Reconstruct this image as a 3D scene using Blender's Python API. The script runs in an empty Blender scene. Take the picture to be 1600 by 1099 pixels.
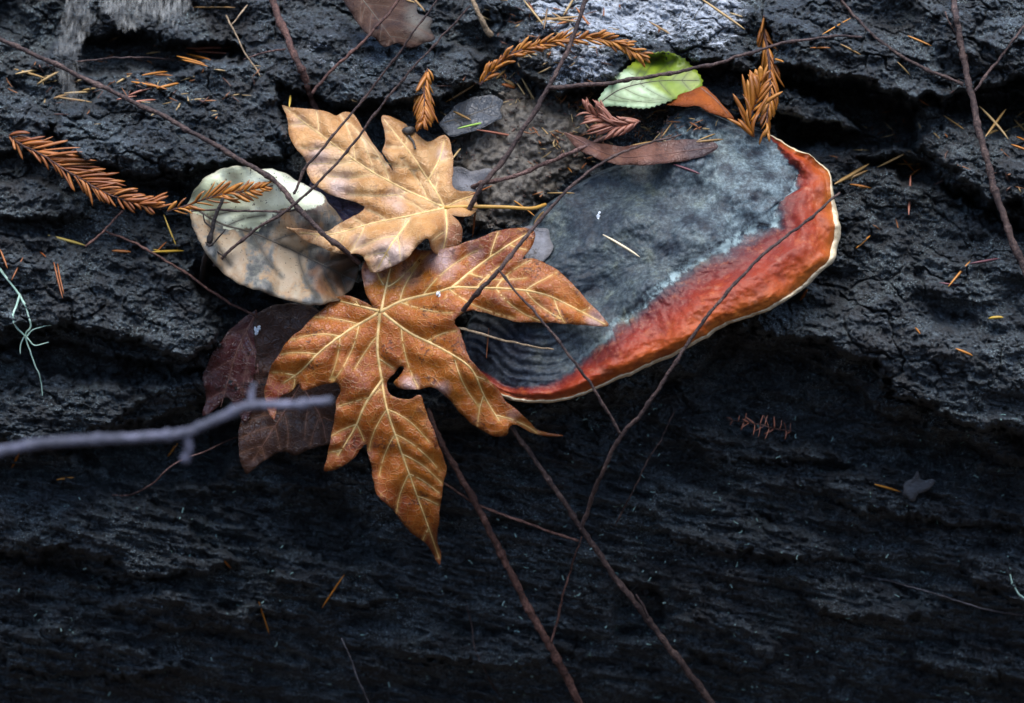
import bpy, bmesh, math, random
import numpy as np
from mathutils import Vector, Matrix
from mathutils.geometry import delaunay_2d_cdt
random.seed(7); RNG = np.random.default_rng(11)

# ------------------------------------------------------------------ camera, sky, sun, exposure
scene = bpy.context.scene
PITCH = math.radians(15); DIST = 2.0; S = 0.00044; CX, CY = 800.0, 549.5
O = Vector((0, 0, 0.47))
AX = Vector((1, 0, 0)); AU = Vector((0, math.sin(PITCH), math.cos(PITCH))); AF = Vector((0, math.cos(PITCH), -math.sin(PITCH)))
cam_d = bpy.data.cameras.new('Camera'); cam = bpy.data.objects.new('Camera', cam_d)
scene.collection.objects.link(cam); scene.camera = cam
cam.location = O - AF * DIST
cam.rotation_euler = (math.radians(90) - PITCH, 0, 0)
cam_d.sensor_fit = 'HORIZONTAL'; cam_d.sensor_width = 36
cam_d.lens = 36 * DIST / (1600 * S)
cam_d.clip_start = 0.05; cam_d.clip_end = 500
cam_d.dof.use_dof = True; cam_d.dof.focus_distance = DIST - 0.03; cam_d.dof.aperture_fstop = 7.1

SUN_EL, SUN_AZ = math.radians(78), math.radians(170)       # azimuth from +Y (behind the log) towards +X
world = bpy.data.worlds.new('World'); scene.world = world; world.use_nodes = True
wn = world.node_tree.nodes; wl = world.node_tree.links
sky = wn.new('ShaderNodeTexSky'); sky.sky_type = 'NISHITA'; sky.sun_disc = False
sky.sun_elevation = SUN_EL; sky.sun_rotation = SUN_AZ; sky.air_density = 1.0; sky.dust_density = 1.0; sky.ozone_density = 1.0
wn['Background'].inputs['Strength'].default_value = 0.12
wl.new(sky.outputs[0], wn['Background'].inputs['Color'])
sun_d = bpy.data.lights.new('Sun', 'SUN'); sun_d.energy = 1.2; sun_d.angle = math.radians(60); sun_d.color = (1.0, 0.95, 0.88)
sun = bpy.data.objects.new('Sun', sun_d); scene.collection.objects.link(sun)
sdir = Vector((math.sin(SUN_AZ) * math.cos(SUN_EL), math.cos(SUN_AZ) * math.cos(SUN_EL), math.sin(SUN_EL)))
sun.rotation_euler = (-sdir).to_track_quat('-Z', 'Y').to_euler(); sun.location = (0, 0, 3)
vs = scene.view_settings; vs.view_transform = 'Standard'; vs.look = 'None'; vs.gamma = 1; vs.use_curve_mapping = False
vs.exposure = 1.9

# ------------------------------------------------------------------ helpers
C = scene.collection
def P(px, py, w):
    k = (DIST - w) / DIST * S
    return O + AX * ((px - CX) * k) + AU * ((CY - py) * k) - AF * w
AXn, AUn, AFn, On = (np.array(v) for v in (AX, AU, AF, O))
def Pn(px, py, w):
    k = (DIST - w) / DIST * S
    return On + ((px - CX) * k)[..., None] * AXn + ((CY - py) * k)[..., None] * AUn - w[..., None] * AFn

def smooth(t): t = np.clip(t, 0, 1); return t * t * (3 - 2 * t)
def perlin(x, y, seed=0):
    r = np.random.default_rng(seed); ang = r.random((256, 256)) * 2 * np.pi
    gx, gy = np.cos(ang), np.sin(ang)
    xi = np.floor(x).astype(np.int64); yi = np.floor(y).astype(np.int64); fx = x - xi; fy = y - yi
    u = fx * fx * fx * (fx * (fx * 6 - 15) + 10); v = fy * fy * fy * (fy * (fy * 6 - 15) + 10)
    def g(ix, iy, dx, dy):
        a = ix & 255; b = iy & 255
        return gx[a, b] * dx + gy[a, b] * dy
    n0 = g(xi, yi, fx, fy) * (1 - u) + g(xi + 1, yi, fx - 1, fy) * u
    n1 = g(xi, yi + 1, fx, fy - 1) * (1 - u) + g(xi + 1, yi + 1, fx - 1, fy - 1) * u
    return (n0 * (1 - v) + n1 * v) * 1.5
def worley(x, y, seed=0):
    """distance to the nearest and second cell point, and the nearest cell's random value"""
    r = np.random.default_rng(seed); jx = r.random((256, 256)); jy = r.random((256, 256)); val = r.random((256, 256))
    xi = np.floor(x).astype(np.int64); yi = np.floor(y).astype(np.int64)
    f1 = np.full(x.shape, 9.0); f2 = np.full(x.shape, 9.0); cv = np.zeros(x.shape)
    for a in (-1, 0, 1):
        for b in (-1, 0, 1):
            ia = (xi + a) & 255; ib = (yi + b) & 255
            d = (xi + a + jx[ia, ib] - x) ** 2 + (yi + b + jy[ia, ib] - y) ** 2
            m = d < f1; f2 = np.where(m, f1, np.minimum(f2, d)); cv = np.where(m, val[ia, ib], cv); f1 = np.where(m, d, f1)
    return np.sqrt(f1), np.sqrt(f2), cv
def fbm(x, y, o, seed=0, gain=0.5):
    t = 0; a = 1; 
    for i in range(o):
        t = t + a * perlin(x, y, seed + i); x = x * 2.03 + 11.7; y = y * 2.03 - 5.3; a *= gain
    return t
def sdf_poly(px, py, poly):
    """signed distance, positive inside"""
    q = np.array(poly, float)[:, :2]; e = np.roll(q, -1, 0) - q; ee = (e ** 2).sum(1) + 1e-12; q2 = q + e; n = len(q)
    shp = np.shape(px); X = np.ravel(px).astype(float); Y = np.ravel(py).astype(float); out = np.empty(len(X)); ch = max(1, 400000 // n)
    ok = e[:, 1] != 0; sl = np.where(ok, e[:, 0] / np.where(ok, e[:, 1], 1), 0)
    for c in range(0, len(X), ch):
        x = X[c:c + ch, None]; y = Y[c:c + ch, None]; wx = x - q[:, 0]; wy = y - q[:, 1]
        t = np.minimum(np.maximum((wx * e[:, 0] + wy * e[:, 1]) / ee, 0), 1)
        d = np.sqrt(((wx - e[:, 0] * t) ** 2 + (wy - e[:, 1] * t) ** 2).min(1))
        cr = ((q[:, 1] > y) != (q2[:, 1] > y)) & (wx < sl * wy)
        out[c:c + ch] = np.where(cr.sum(1) % 2 == 1, d, -d)
    return out.reshape(shp)
def dist_line(px, py, pts):
    q = np.array(pts, float)[:, :2]; d = np.full(np.shape(px), 1e18)
    for i in range(len(q) - 1):
        a = q[i]; e = q[i + 1] - a; wx = px - a[0]; wy = py - a[1]
        t = np.clip((wx * e[0] + wy * e[1]) / (e @ e + 1e-12), 0, 1)
        d = np.minimum(d, (wx - e[0] * t) ** 2 + (wy - e[1] * t) ** 2)
    return np.sqrt(d)
def idw(px, py, cps, p=2.0):
    num = 0; den = 0
    for c in cps:
        k = 1 / ((px - c[0]) ** 2 + (py - c[1]) ** 2 + 30.0) ** (p / 2)
        num = num + k * c[2]; den = den + k
    return num / den
def catmull(pts, step):
    """pts: array n x k, first two columns pixels; resampled along a Catmull-Rom curve"""
    q = np.array(pts, float)
    if len(q) == 2: q = np.array([q[0], (q[0] + q[1]) / 2, q[1]])
    q = np.vstack([2 * q[0] - q[1], q, 2 * q[-1] - q[-2]]); out = []
    for i in range(1, len(q) - 2):
        n = max(2, int(np.hypot(*(q[i + 1] - q[i])[:2]) / step))
        for t in np.arange(n) / n:
            out.append(0.5 * (2 * q[i] + (q[i + 1] - q[i - 1]) * t + (2 * q[i - 1] - 5 * q[i] + 4 * q[i + 1] - q[i + 2]) * t ** 2
                       + (3 * q[i] - q[i - 1] - 3 * q[i + 1] + q[i + 2]) * t ** 3))
    out.append(q[-2]); return np.array(out)

def tag(o, label=None, cat=None, group=None, kind=None):
    for k, v in (('label', label), ('category', cat), ('group', group), ('kind', kind)):
        if v: o[k] = v
    return o
def link(name, me, m, parent=None):
    o = bpy.data.objects.new(name, me); C.objects.link(o)
    if m is not None and not me.materials: me.materials.append(m)
    if parent is not None:
        o.parent = parent; o.matrix_parent_inverse = parent.matrix_world.inverted()
    return o
def empty(name, loc):
    o = bpy.data.objects.new(name, None); C.objects.link(o); o.location = loc; o.empty_display_size = 0.02
    o.matrix_world = Matrix.Translation(loc); return o
def np_mesh(name, verts, faces, smooth_=True, attrs=None):
    me = bpy.data.meshes.new(name); verts = np.asarray(verts, np.float32); faces = np.asarray(faces, np.int32)
    k = faces.shape[1]
    me.vertices.add(len(verts)); me.vertices.foreach_set('co', verts.ravel())
    me.loops.add(faces.size); me.loops.foreach_set('vertex_index', faces.ravel())
    me.polygons.add(len(faces)); me.polygons.foreach_set('loop_start', np.arange(len(faces), dtype=np.int32) * k)
    if smooth_: me.polygons.foreach_set('use_smooth', np.ones(len(faces), bool))
    for n, a in (attrs or {}).items():
        at = me.attributes.new(n, 'FLOAT', 'POINT'); at.data.foreach_set('value', np.asarray(a, np.float32))
    me.update(calc_edges=True); return me

# ------------------------------------------------------------------ materials
def new_mat(name):
    m = bpy.data.materials.new(name); m.use_nodes = True
    return m, m.node_tree.nodes, m.node_tree.links, m.node_tree.nodes['Principled BSDF']
class NB:
    """small node builder"""
    def __init__(s, name):
        s.m, s.n, s.l, s.b = new_mat(name); s.co = s.n.new('ShaderNodeTexCoord').outputs['Object']
    def set(s, inp, v):
        if hasattr(v, 'is_linked') or hasattr(v, 'node'): s.l.new(v, inp)
        else: inp.default_value = v
    def noise(s, scale, detail=4, rough=0.55, vec=None, dist=0.0):
        t = s.n.new('ShaderNodeTexNoise'); t.inputs['Scale'].default_value = scale; t.inputs['Detail'].default_value = detail
        t.inputs['Roughness'].default_value = rough; t.inputs['Distortion'].default_value = dist
        s.l.new(vec if vec is not None else s.co, t.inputs['Vector']); return t.outputs['Fac']
    def voro(s, scale, feat='F1', vec=None):
        t = s.n.new('ShaderNodeTexVoronoi'); t.feature = feat; t.inputs['Scale'].default_value = scale
        s.l.new(vec if vec is not None else s.co, t.inputs['Vector']); return t.outputs['Distance']
    def mapping(s, sc=(1, 1, 1), rot=(0, 0, 0)):
        t = s.n.new('ShaderNodeMapping'); t.inputs['Scale'].default_value = sc; t.inputs['Rotation'].default_value = rot
        s.l.new(s.co, t.inputs['Vector']); return t.outputs[0]
    def ramp(s, f, stops, interp='LINEAR'):
        t = s.n.new('ShaderNodeValToRGB'); r = t.color_ramp; r.interpolation = interp
        while len(r.elements) < len(stops): r.elements.new(0.5)
        for e, (p, c) in zip(r.elements, stops):
            e.position = p; e.color = (c, c, c, 1) if isinstance(c, (int, float)) else (*c, 1)
        s.l.new(f, t.inputs[0]); return t.outputs[0]
    def mix(s, f, a, b, blend='MIX'):
        t = s.n.new('ShaderNodeMix'); t.data_type = 'RGBA'; t.blend_type = blend
        for inp, v in ((t.inputs['Factor'], f), (t.inputs[6], a), (t.inputs[7], b)):
            if isinstance(v, tuple): v = (*v, 1)[:4]
            s.set(inp, v)
        return t.outputs[2]
    def math(s, op, a, b=0.0, clamp=False):
        t = s.n.new('ShaderNodeMath'); t.operation = op; t.use_clamp = clamp
        s.set(t.inputs[0], a); s.set(t.inputs[1], b); return t.outputs[0]
    def attr(s, name):
        t = s.n.new('ShaderNodeAttribute'); t.attribute_name = name; return t.outputs['Fac']
    def rand(s): return s.n.new('ShaderNodeObjectInfo').outputs['Random']
    def bump(s, h, strength=0.5, dist=0.001):
        t = s.n.new('ShaderNodeBump'); t.inputs['Strength'].default_value = strength; t.inputs['Distance'].default_value = dist
        s.l.new(h, t.inputs['Height']); s.l.new(t.outputs[0], s.b.inputs['Normal'])
    def fin(s, col, rough=0.6, spec=0.5, sss=None, trans=0.0):
        s.set(s.b.inputs['Base Color'], (*col, 1) if isinstance(col, tuple) else col)
        s.set(s.b.inputs['Roughness'], rough); s.b.inputs['Specular IOR Level'].default_value = spec
        if trans:
            tr = s.n.new('ShaderNodeBsdfTranslucent'); s.set(tr.inputs['Color'], (*col, 1) if isinstance(col, tuple) else col)
            mx = s.n.new('ShaderNodeMixShader'); mx.inputs[0].default_value = trans
            s.l.new(s.b.outputs[0], mx.inputs[1]); s.l.new(tr.outputs[0], mx.inputs[2])
            s.l.new(mx.outputs[0], s.n['Material Output'].inputs['Surface'])
        return s.m

def mat_bark():
    b = NB('wet_bark'); st = b.mapping((1, 1.4, 1.4), (0, math.radians(10), 0))
    n1 = b.noise(9, 5, 0.6); n2 = b.noise(60, 6, 0.65, st); n3 = b.noise(260, 5, 0.7, st); n4 = b.noise(700, 3, 0.7)
    col = b.ramp(n2, [(0.3, (0.010, 0.011, 0.012)), (0.44, (0.017, 0.022, 0.026)), (0.56, (0.038, 0.050, 0.058)), (0.70, (0.090, 0.113, 0.124))])
    col = b.mix(b.ramp(n1, [(0.45, 0.0), (0.7, 0.5)]), col, (0.030, 0.022, 0.016))          # browner, worn
    col = b.mix(b.ramp(b.noise(34, 5, 0.65), [(0.56, 0.0), (0.7, 0.55)]), col, (0.042, 0.056, 0.053))   # thin algae film
    col = b.mix(0.75, col, b.ramp(b.noise(430, 4, 0.75), [(0.38, 0.15), (0.5, 0.75), (0.61, 2.6)]), 'MULTIPLY')
    sp = b.ramp(b.math('MULTIPLY', b.ramp(n4, [(0.56, 0.0), (0.63, 1.0)]), b.ramp(b.noise(25, 4), [(0.46, 0.0), (0.6, 1.0)])), [(0.2, 0.0), (0.6, 1.0)])
    col = b.mix(sp, col, (0.24, 0.31, 0.32))
    li = b.attr('lichen')
    lm = b.ramp(b.math('ADD', b.math('MULTIPLY', li, 0.58), b.math('MULTIPLY', b.math('SUBTRACT', b.noise(120, 7, 0.78, b.mapping((1, 2.2, 2.2), (0, math.radians(22), 0))), 0.5), 1.9)), [(0.45, 0.0), (0.55, 1.0)])
    lm = b.math('MULTIPLY', lm, b.ramp(li, [(0.02, 0.0), (0.2, 1.0)]))
    col = b.mix(lm, col, b.ramp(b.noise(300, 3), [(0.3, (0.24, 0.28, 0.33)), (0.7, (0.66, 0.70, 0.75))]))
    r = b.ramp(n3, [(0.34, 0.26), (0.48, 0.46), (0.66, 0.75)])
    h = b.math('ADD', b.math('MULTIPLY', n3, 0.7), b.math('ADD', b.math('MULTIPLY', n2, 0.8), b.math('MULTIPLY', n4, 0.35)))
    b.bump(h, 1.0, 0.0050)
    return b.fin(col, r, 0.6)
def mat_leaf(name, c_lo, c_mid, c_hi, c_blot, c_vein, rough=0.42, spec=0.5, trans=0.12, spots=(0.05, 0.02, 0.01), vein_w=1.0, spot_amt=0.7, sheen_shade_decay=(0.5, 0.36, 0.34)):
    b = NB(name); n1 = b.noise(22, 5, 0.6); n2 = b.noise(120, 5, 0.65); n3 = b.noise(420, 3, 0.6)
    f = b.math('ADD', b.math('MULTIPLY', n1, 0.6), b.math('MULTIPLY', n2, 0.4))
    col = b.ramp(f, [(0.36, c_lo), (0.5, c_mid), (0.63, c_hi)])
    bl = b.ramp(b.math('ADD', b.attr('blot'), b.math('MULTIPLY', b.math('SUBTRACT', n2, 0.5), 0.9)), [(0.25, 0.0), (0.75, 1.0)])
    col = b.mix(bl, col, c_blot)
    col = b.mix(b.ramp(b.math('ADD', b.attr('sheen_shade_decay'), b.math('MULTIPLY', b.math('SUBTRACT', b.noise(70, 4), 0.5), 0.9)), [(0.3, 0.0), (0.9, 0.8)]), col, sheen_shade_decay)  # pale lilac patches paint the sky's sheen into the leaf colour
    col = b.mix(b.ramp(b.math('MULTIPLY', n2, n1), [(0.33, 0.0), (0.42, spot_amt)]), col, spots)
    ed = b.ramp(b.attr('edge'), [(0.0, 0.55), (0.35, 0.0)]); col = b.mix(ed, col, spots)
    net = b.voro(520, 'DISTANCE_TO_EDGE'); net2 = b.voro(210, 'DISTANCE_TO_EDGE')
    v = b.ramp(b.attr('vd'), [(0.0, 0.8 * vein_w), (0.022, 0.3 * vein_w), (0.09, 0.0)])
    v2 = b.ramp(net2, [(0.0, 0.30 * vein_w), (0.05, 0.0)])
    col = b.mix(b.math('MAXIMUM', v, v2), col, c_vein)
    h = b.math('ADD', b.ramp(net, [(0, 1.0), (0.09, 0.0)]), b.math('ADD', b.math('MULTIPLY', b.ramp(net2, [(0, 1.0), (0.07, 0.0)]), 1.3), b.math('MULTIPLY', n2, 1.5)))
    b.bump(h, 0.45, 0.0008)
    sk = b.ramp(b.math('MULTIPLY', n3, b.ramp(b.noise(46, 4), [(0.42, 0.0), (0.62, 1.0)])), [(0.50, 0.0), (0.56, spot_amt)]); col = b.mix(sk, col, spots)
    return b.fin(col, b.ramp(n2, [(0.3, rough - 0.1), (0.7, rough + 0.16)]), spec, trans=trans)
def mat_wood(name, c1, c2, rough=0.65, scale=500):
    b = NB(name); n = b.noise(scale, 4, 0.65); n2 = b.noise(scale * 0.12, 3)
    col = b.ramp(b.math('ADD', b.math('MULTIPLY', n, 0.55), b.math('MULTIPLY', n2, 0.45)), [(0.36, tuple(x * 0.6 for x in c1)), (0.46, c1), (0.58, c2), (0.7, tuple(min(1, x * 1.9 + 0.02) for x in c2))])
    b.bump(n, 0.9, 0.002); return b.fin(col, rough, 0.35)
def mat_needle(name, c1, c2, c3, rough=0.4):
    b = NB(name); col = b.ramp(b.rand(), [(0.0, c1), (0.5, c2), (1.0, c3)])
    col = b.mix(b.ramp(b.noise(2.2, 3), [(0.45, 0.0), (0.75, 0.55)]), col, tuple(x * 0.45 for x in c1))
    return b.fin(col, rough, 0.45)
def mat_conk():
    b = NB('conk_skin'); big = b.noise(20, 5, 0.6); mid = b.noise(75, 6, 0.68); fine = b.noise(330, 5, 0.7)
    w = b.math('ADD', b.attr('band'), b.math('MULTIPLY', b.math('SUBTRACT', b.noise(48, 7, 0.7), 0.5), 0.40))
    w = b.math('DIVIDE', w, 2.0)
    centre = b.ramp(b.math('ADD', b.math('MULTIPLY', big, 0.55), b.math('MULTIPLY', mid, 0.45)),
        [(0.37, (0.008, 0.010, 0.015)), (0.46, (0.025, 0.034, 0.042)), (0.54, (0.052, 0.067, 0.070)), (0.64, (0.10, 0.112, 0.080))])
    centre = b.mix(b.ramp(b.noise(13, 3), [(0.55, 0.0), (0.72, 0.5)]), centre, (0.05, 0.03, 0.04))
    pale = b.math('MULTIPLY', b.attr('pale'), b.ramp(mid, [(0.4, 0.0), (0.62, 1.0)]))
    centre = b.mix(b.math('MULTIPLY', pale, 0.45), centre, (0.20, 0.27, 0.29))
    centre = b.mix(b.math('MULTIPLY', b.attr('furrow'), 0.85), centre, b.ramp(b.noise(180, 4, 0.6), [(0.4, (0.008, 0.009, 0.014)), (0.7, (0.03, 0.037, 0.05))]))
    centre = b.mix(0.8, centre, b.ramp(b.noise(420, 4, 0.75), [(0.36, 0.45), (0.5, 1.0), (0.64, 1.9)]), 'MULTIPLY')
    cr = b.ramp(w, [(0.48, 0.0), (0.51, 1.0), (0.545, 1.0), (0.575, 0.0)])
    cr = b.math('MULTIPLY', cr, b.math('MULTIPLY', b.attr('crust'), b.ramp(b.noise(120, 6, 0.7), [(0.42, 0.0), (0.52, 1.0)])))
    band = b.ramp(w, [(0.02, (0.44, 0.13, 0.022)), (0.09, (0.36, 0.072, 0.012)), (0.20, (0.29, 0.040, 0.010)), (0.32, (0.20, 0.022, 0.010)), (0.43, (0.085, 0.013, 0.014)), (0.5, (0.035, 0.017, 0.026))])
    mot = b.ramp(fine, [(0.3, 0.7), (0.7, 1.2)])
    band = b.mix(0.6, band, mot, 'MULTIPLY')
    band = b.mix(b.ramp(mid, [(0.55, 0.0), (0.72, 0.5)]), band, (0.50, 0.13, 0.03))
    band = b.mix(b.ramp(b.noise(95, 4, 0.6), [(0.60, 0.0), (0.70, 0.35)]), band, (0.50, 0.22, 0.13))
    band = b.mix(b.ramp(b.noise(38, 5, 0.6), [(0.5, 0.0), (0.68, 0.7)]), band, (0.12, 0.018, 0.012))
    band = b.mix(b.ramp(b.noise(600, 3, 0.7), [(0.58, 0.0), (0.68, 0.25)]), band, (0.46, 0.20, 0.11))
    col = b.mix(b.ramp(w, [(0.42, 0.0), (0.52, 1.0)]), band, centre)
    col = b.mix(b.math('MULTIPLY', cr, 0.85), col, (0.30, 0.40, 0.40))
    rim = b.math('ADD', b.attr('rim'), b.math('MULTIPLY', b.math('SUBTRACT', b.noise(140, 4), 0.5), 0.5))
    cream = b.ramp(fine, [(0.3, (0.50, 0.38, 0.21)), (0.7, (0.78, 0.66, 0.46))])
    col = b.mix(b.ramp(rim, [(0.42, 0.0), (0.58, 1.0)]), col, cream)
    rough = b.ramp(w, [(0.0, 0.42), (0.4, 0.36), (0.6, 0.5)])
    b.bump(b.math('ADD', b.math('MULTIPLY', mid, 0.6), b.math('MULTIPLY', fine, 0.6)), 0.45, 0.0018)
    return b.fin(col, rough, 0.22)
def mat_oval():
    b = NB('mottled_oval_leaf'); st = b.mapping((1.5, 1, 0.6), (0, math.radians(28), 0)); n1 = b.noise(30, 5, 0.62, st); n2 = b.noise(150, 5, 0.65)
    tan = b.ramp(n1, [(0.42, (0.035, 0.04, 0.042)), (0.48, (0.12, 0.115, 0.10)), (0.54, (0.28, 0.18, 0.095)), (0.62, (0.34, 0.26, 0.17))])
    tan = b.mix(b.ramp(n2, [(0.45, 0.0), (0.7, 0.4)]), tan, (0.30, 0.29, 0.22))
    mint = b.ramp(b.noise(30, 4), [(0.35, (0.58, 0.62, 0.38)), (0.65, (0.84, 0.87, 0.66))])
    mint = b.mix(b.ramp(b.noise(60, 4, 0.5), [(0.62, 0.0), (0.7, 0.6)]), mint, (0.30, 0.33, 0.30))
    f = b.ramp(b.math('ADD', b.attr('blot'), b.math('MULTIPLY', b.math('SUBTRACT', b.noise(70, 6, 0.65), 0.5), 1.5)), [(0.44, 0.0), (0.54, 1.0)])
    tan = b.mix(b.ramp(b.noise(24, 3, 0.6), [(0.55, 0.0), (0.68, 0.7)]), tan, (0.30, 0.12, 0.035))
    tan = b.mix(b.ramp(b.math('ADD', b.attr('sheen_shade_decay'), b.math('MULTIPLY', b.math('SUBTRACT', n2, 0.5), 0.8)), [(0.3, 0.0), (0.85, 0.85)]), tan, (0.055, 0.026, 0.013))  # dark brown: leaf decay, with the tan leaf's shade painted in
    col = b.mix(f, tan, mint)
    col = b.mix(b.ramp(b.noise(480, 2), [(0.66, 0.0), (0.70, 0.8)]), col, (0.04, 0.03, 0.02))
    col = b.mix(b.ramp(b.attr('edge'), [(0.0, 0.7), (0.22, 0.0)]), col, (0.10, 0.07, 0.04))
    col = b.mix(b.ramp(b.attr('vd'), [(0.0, 0.8), (0.12, 0.0)]), col, (0.04, 0.035, 0.025))
    b.bump(b.math('ADD', n2, b.ramp(b.voro(300, 'DISTANCE_TO_EDGE'), [(0, 0.5), (0.1, 0.0)])), 0.3, 0.0008)
    return b.fin(col, 0.5, 0.4, trans=0.08)
def mat_green():
    b = NB('green_serrated_leaf'); n = b.noise(40, 4); n2 = b.noise(200, 4)
    hi = b.ramp(n, [(0.4, (0.17, 0.26, 0.015)), (0.6, (0.28, 0.36, 0.03))])
    lo = b.ramp(n2, [(0.4, (0.38, 0.52, 0.28)), (0.6, (0.46, 0.60, 0.36))])
    col = b.mix(b.ramp(b.math('ADD', b.attr('blot'), b.math('MULTIPLY', b.math('SUBTRACT', n, 0.5), 0.5)), [(0.35, 0.0), (0.65, 1.0)]), hi, lo)
    col = b.mix(b.ramp(b.attr('vd'), [(0.0, 0.65), (0.1, 0.0)]), col, (0.08, 0.11, 0.02))
    col = b.mix(b.ramp(n2, [(0.66, 0.0), (0.72, 0.7)]), col, (0.07, 0.08, 0.02))
    b.bump(n2, 0.3, 0.0006); return b.fin(col, 0.38, 0.5, trans=0.2)
def mat_plain(name, c1, c2, scale=200, rough=0.6, trans=0.0, bump=0.4):
    b = NB(name); n = b.noise(scale, 5, 0.65); b.bump(n, bump, 0.001)
    return b.fin(b.ramp(n, [(0.35, c1), (0.65, c2)]), rough, 0.4, trans=trans)
def mat_web():
    b = NB('dusty_cobweb'); st = b.mapping((5, 1, 1), (0, math.radians(14), 0)); n = b.noise(90, 6, 0.7, st)
    b.fin(b.ramp(n, [(0.4, (0.10, 0.10, 0.095)), (0.7, (0.30, 0.30, 0.28))]), 0.85, 0.2)
    tr = b.n.new('ShaderNodeBsdfTransparent'); mx = b.n.new('ShaderNodeMixShader')
    a = b.math('ADD', b.math('MULTIPLY', b.attr('dense'), 0.55), b.math('MULTIPLY', b.math('SUBTRACT', n, 0.5), 1.6))
    b.l.new(b.ramp(a, [(0.22, 0.0), (0.7, 0.6)]), mx.inputs[0]); b.l.new(tr.outputs[0], mx.inputs[1]); b.l.new(b.b.outputs[0], mx.inputs[2])
    b.l.new(mx.outputs[0], b.n['Material Output'].inputs['Surface']); return b.m

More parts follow.
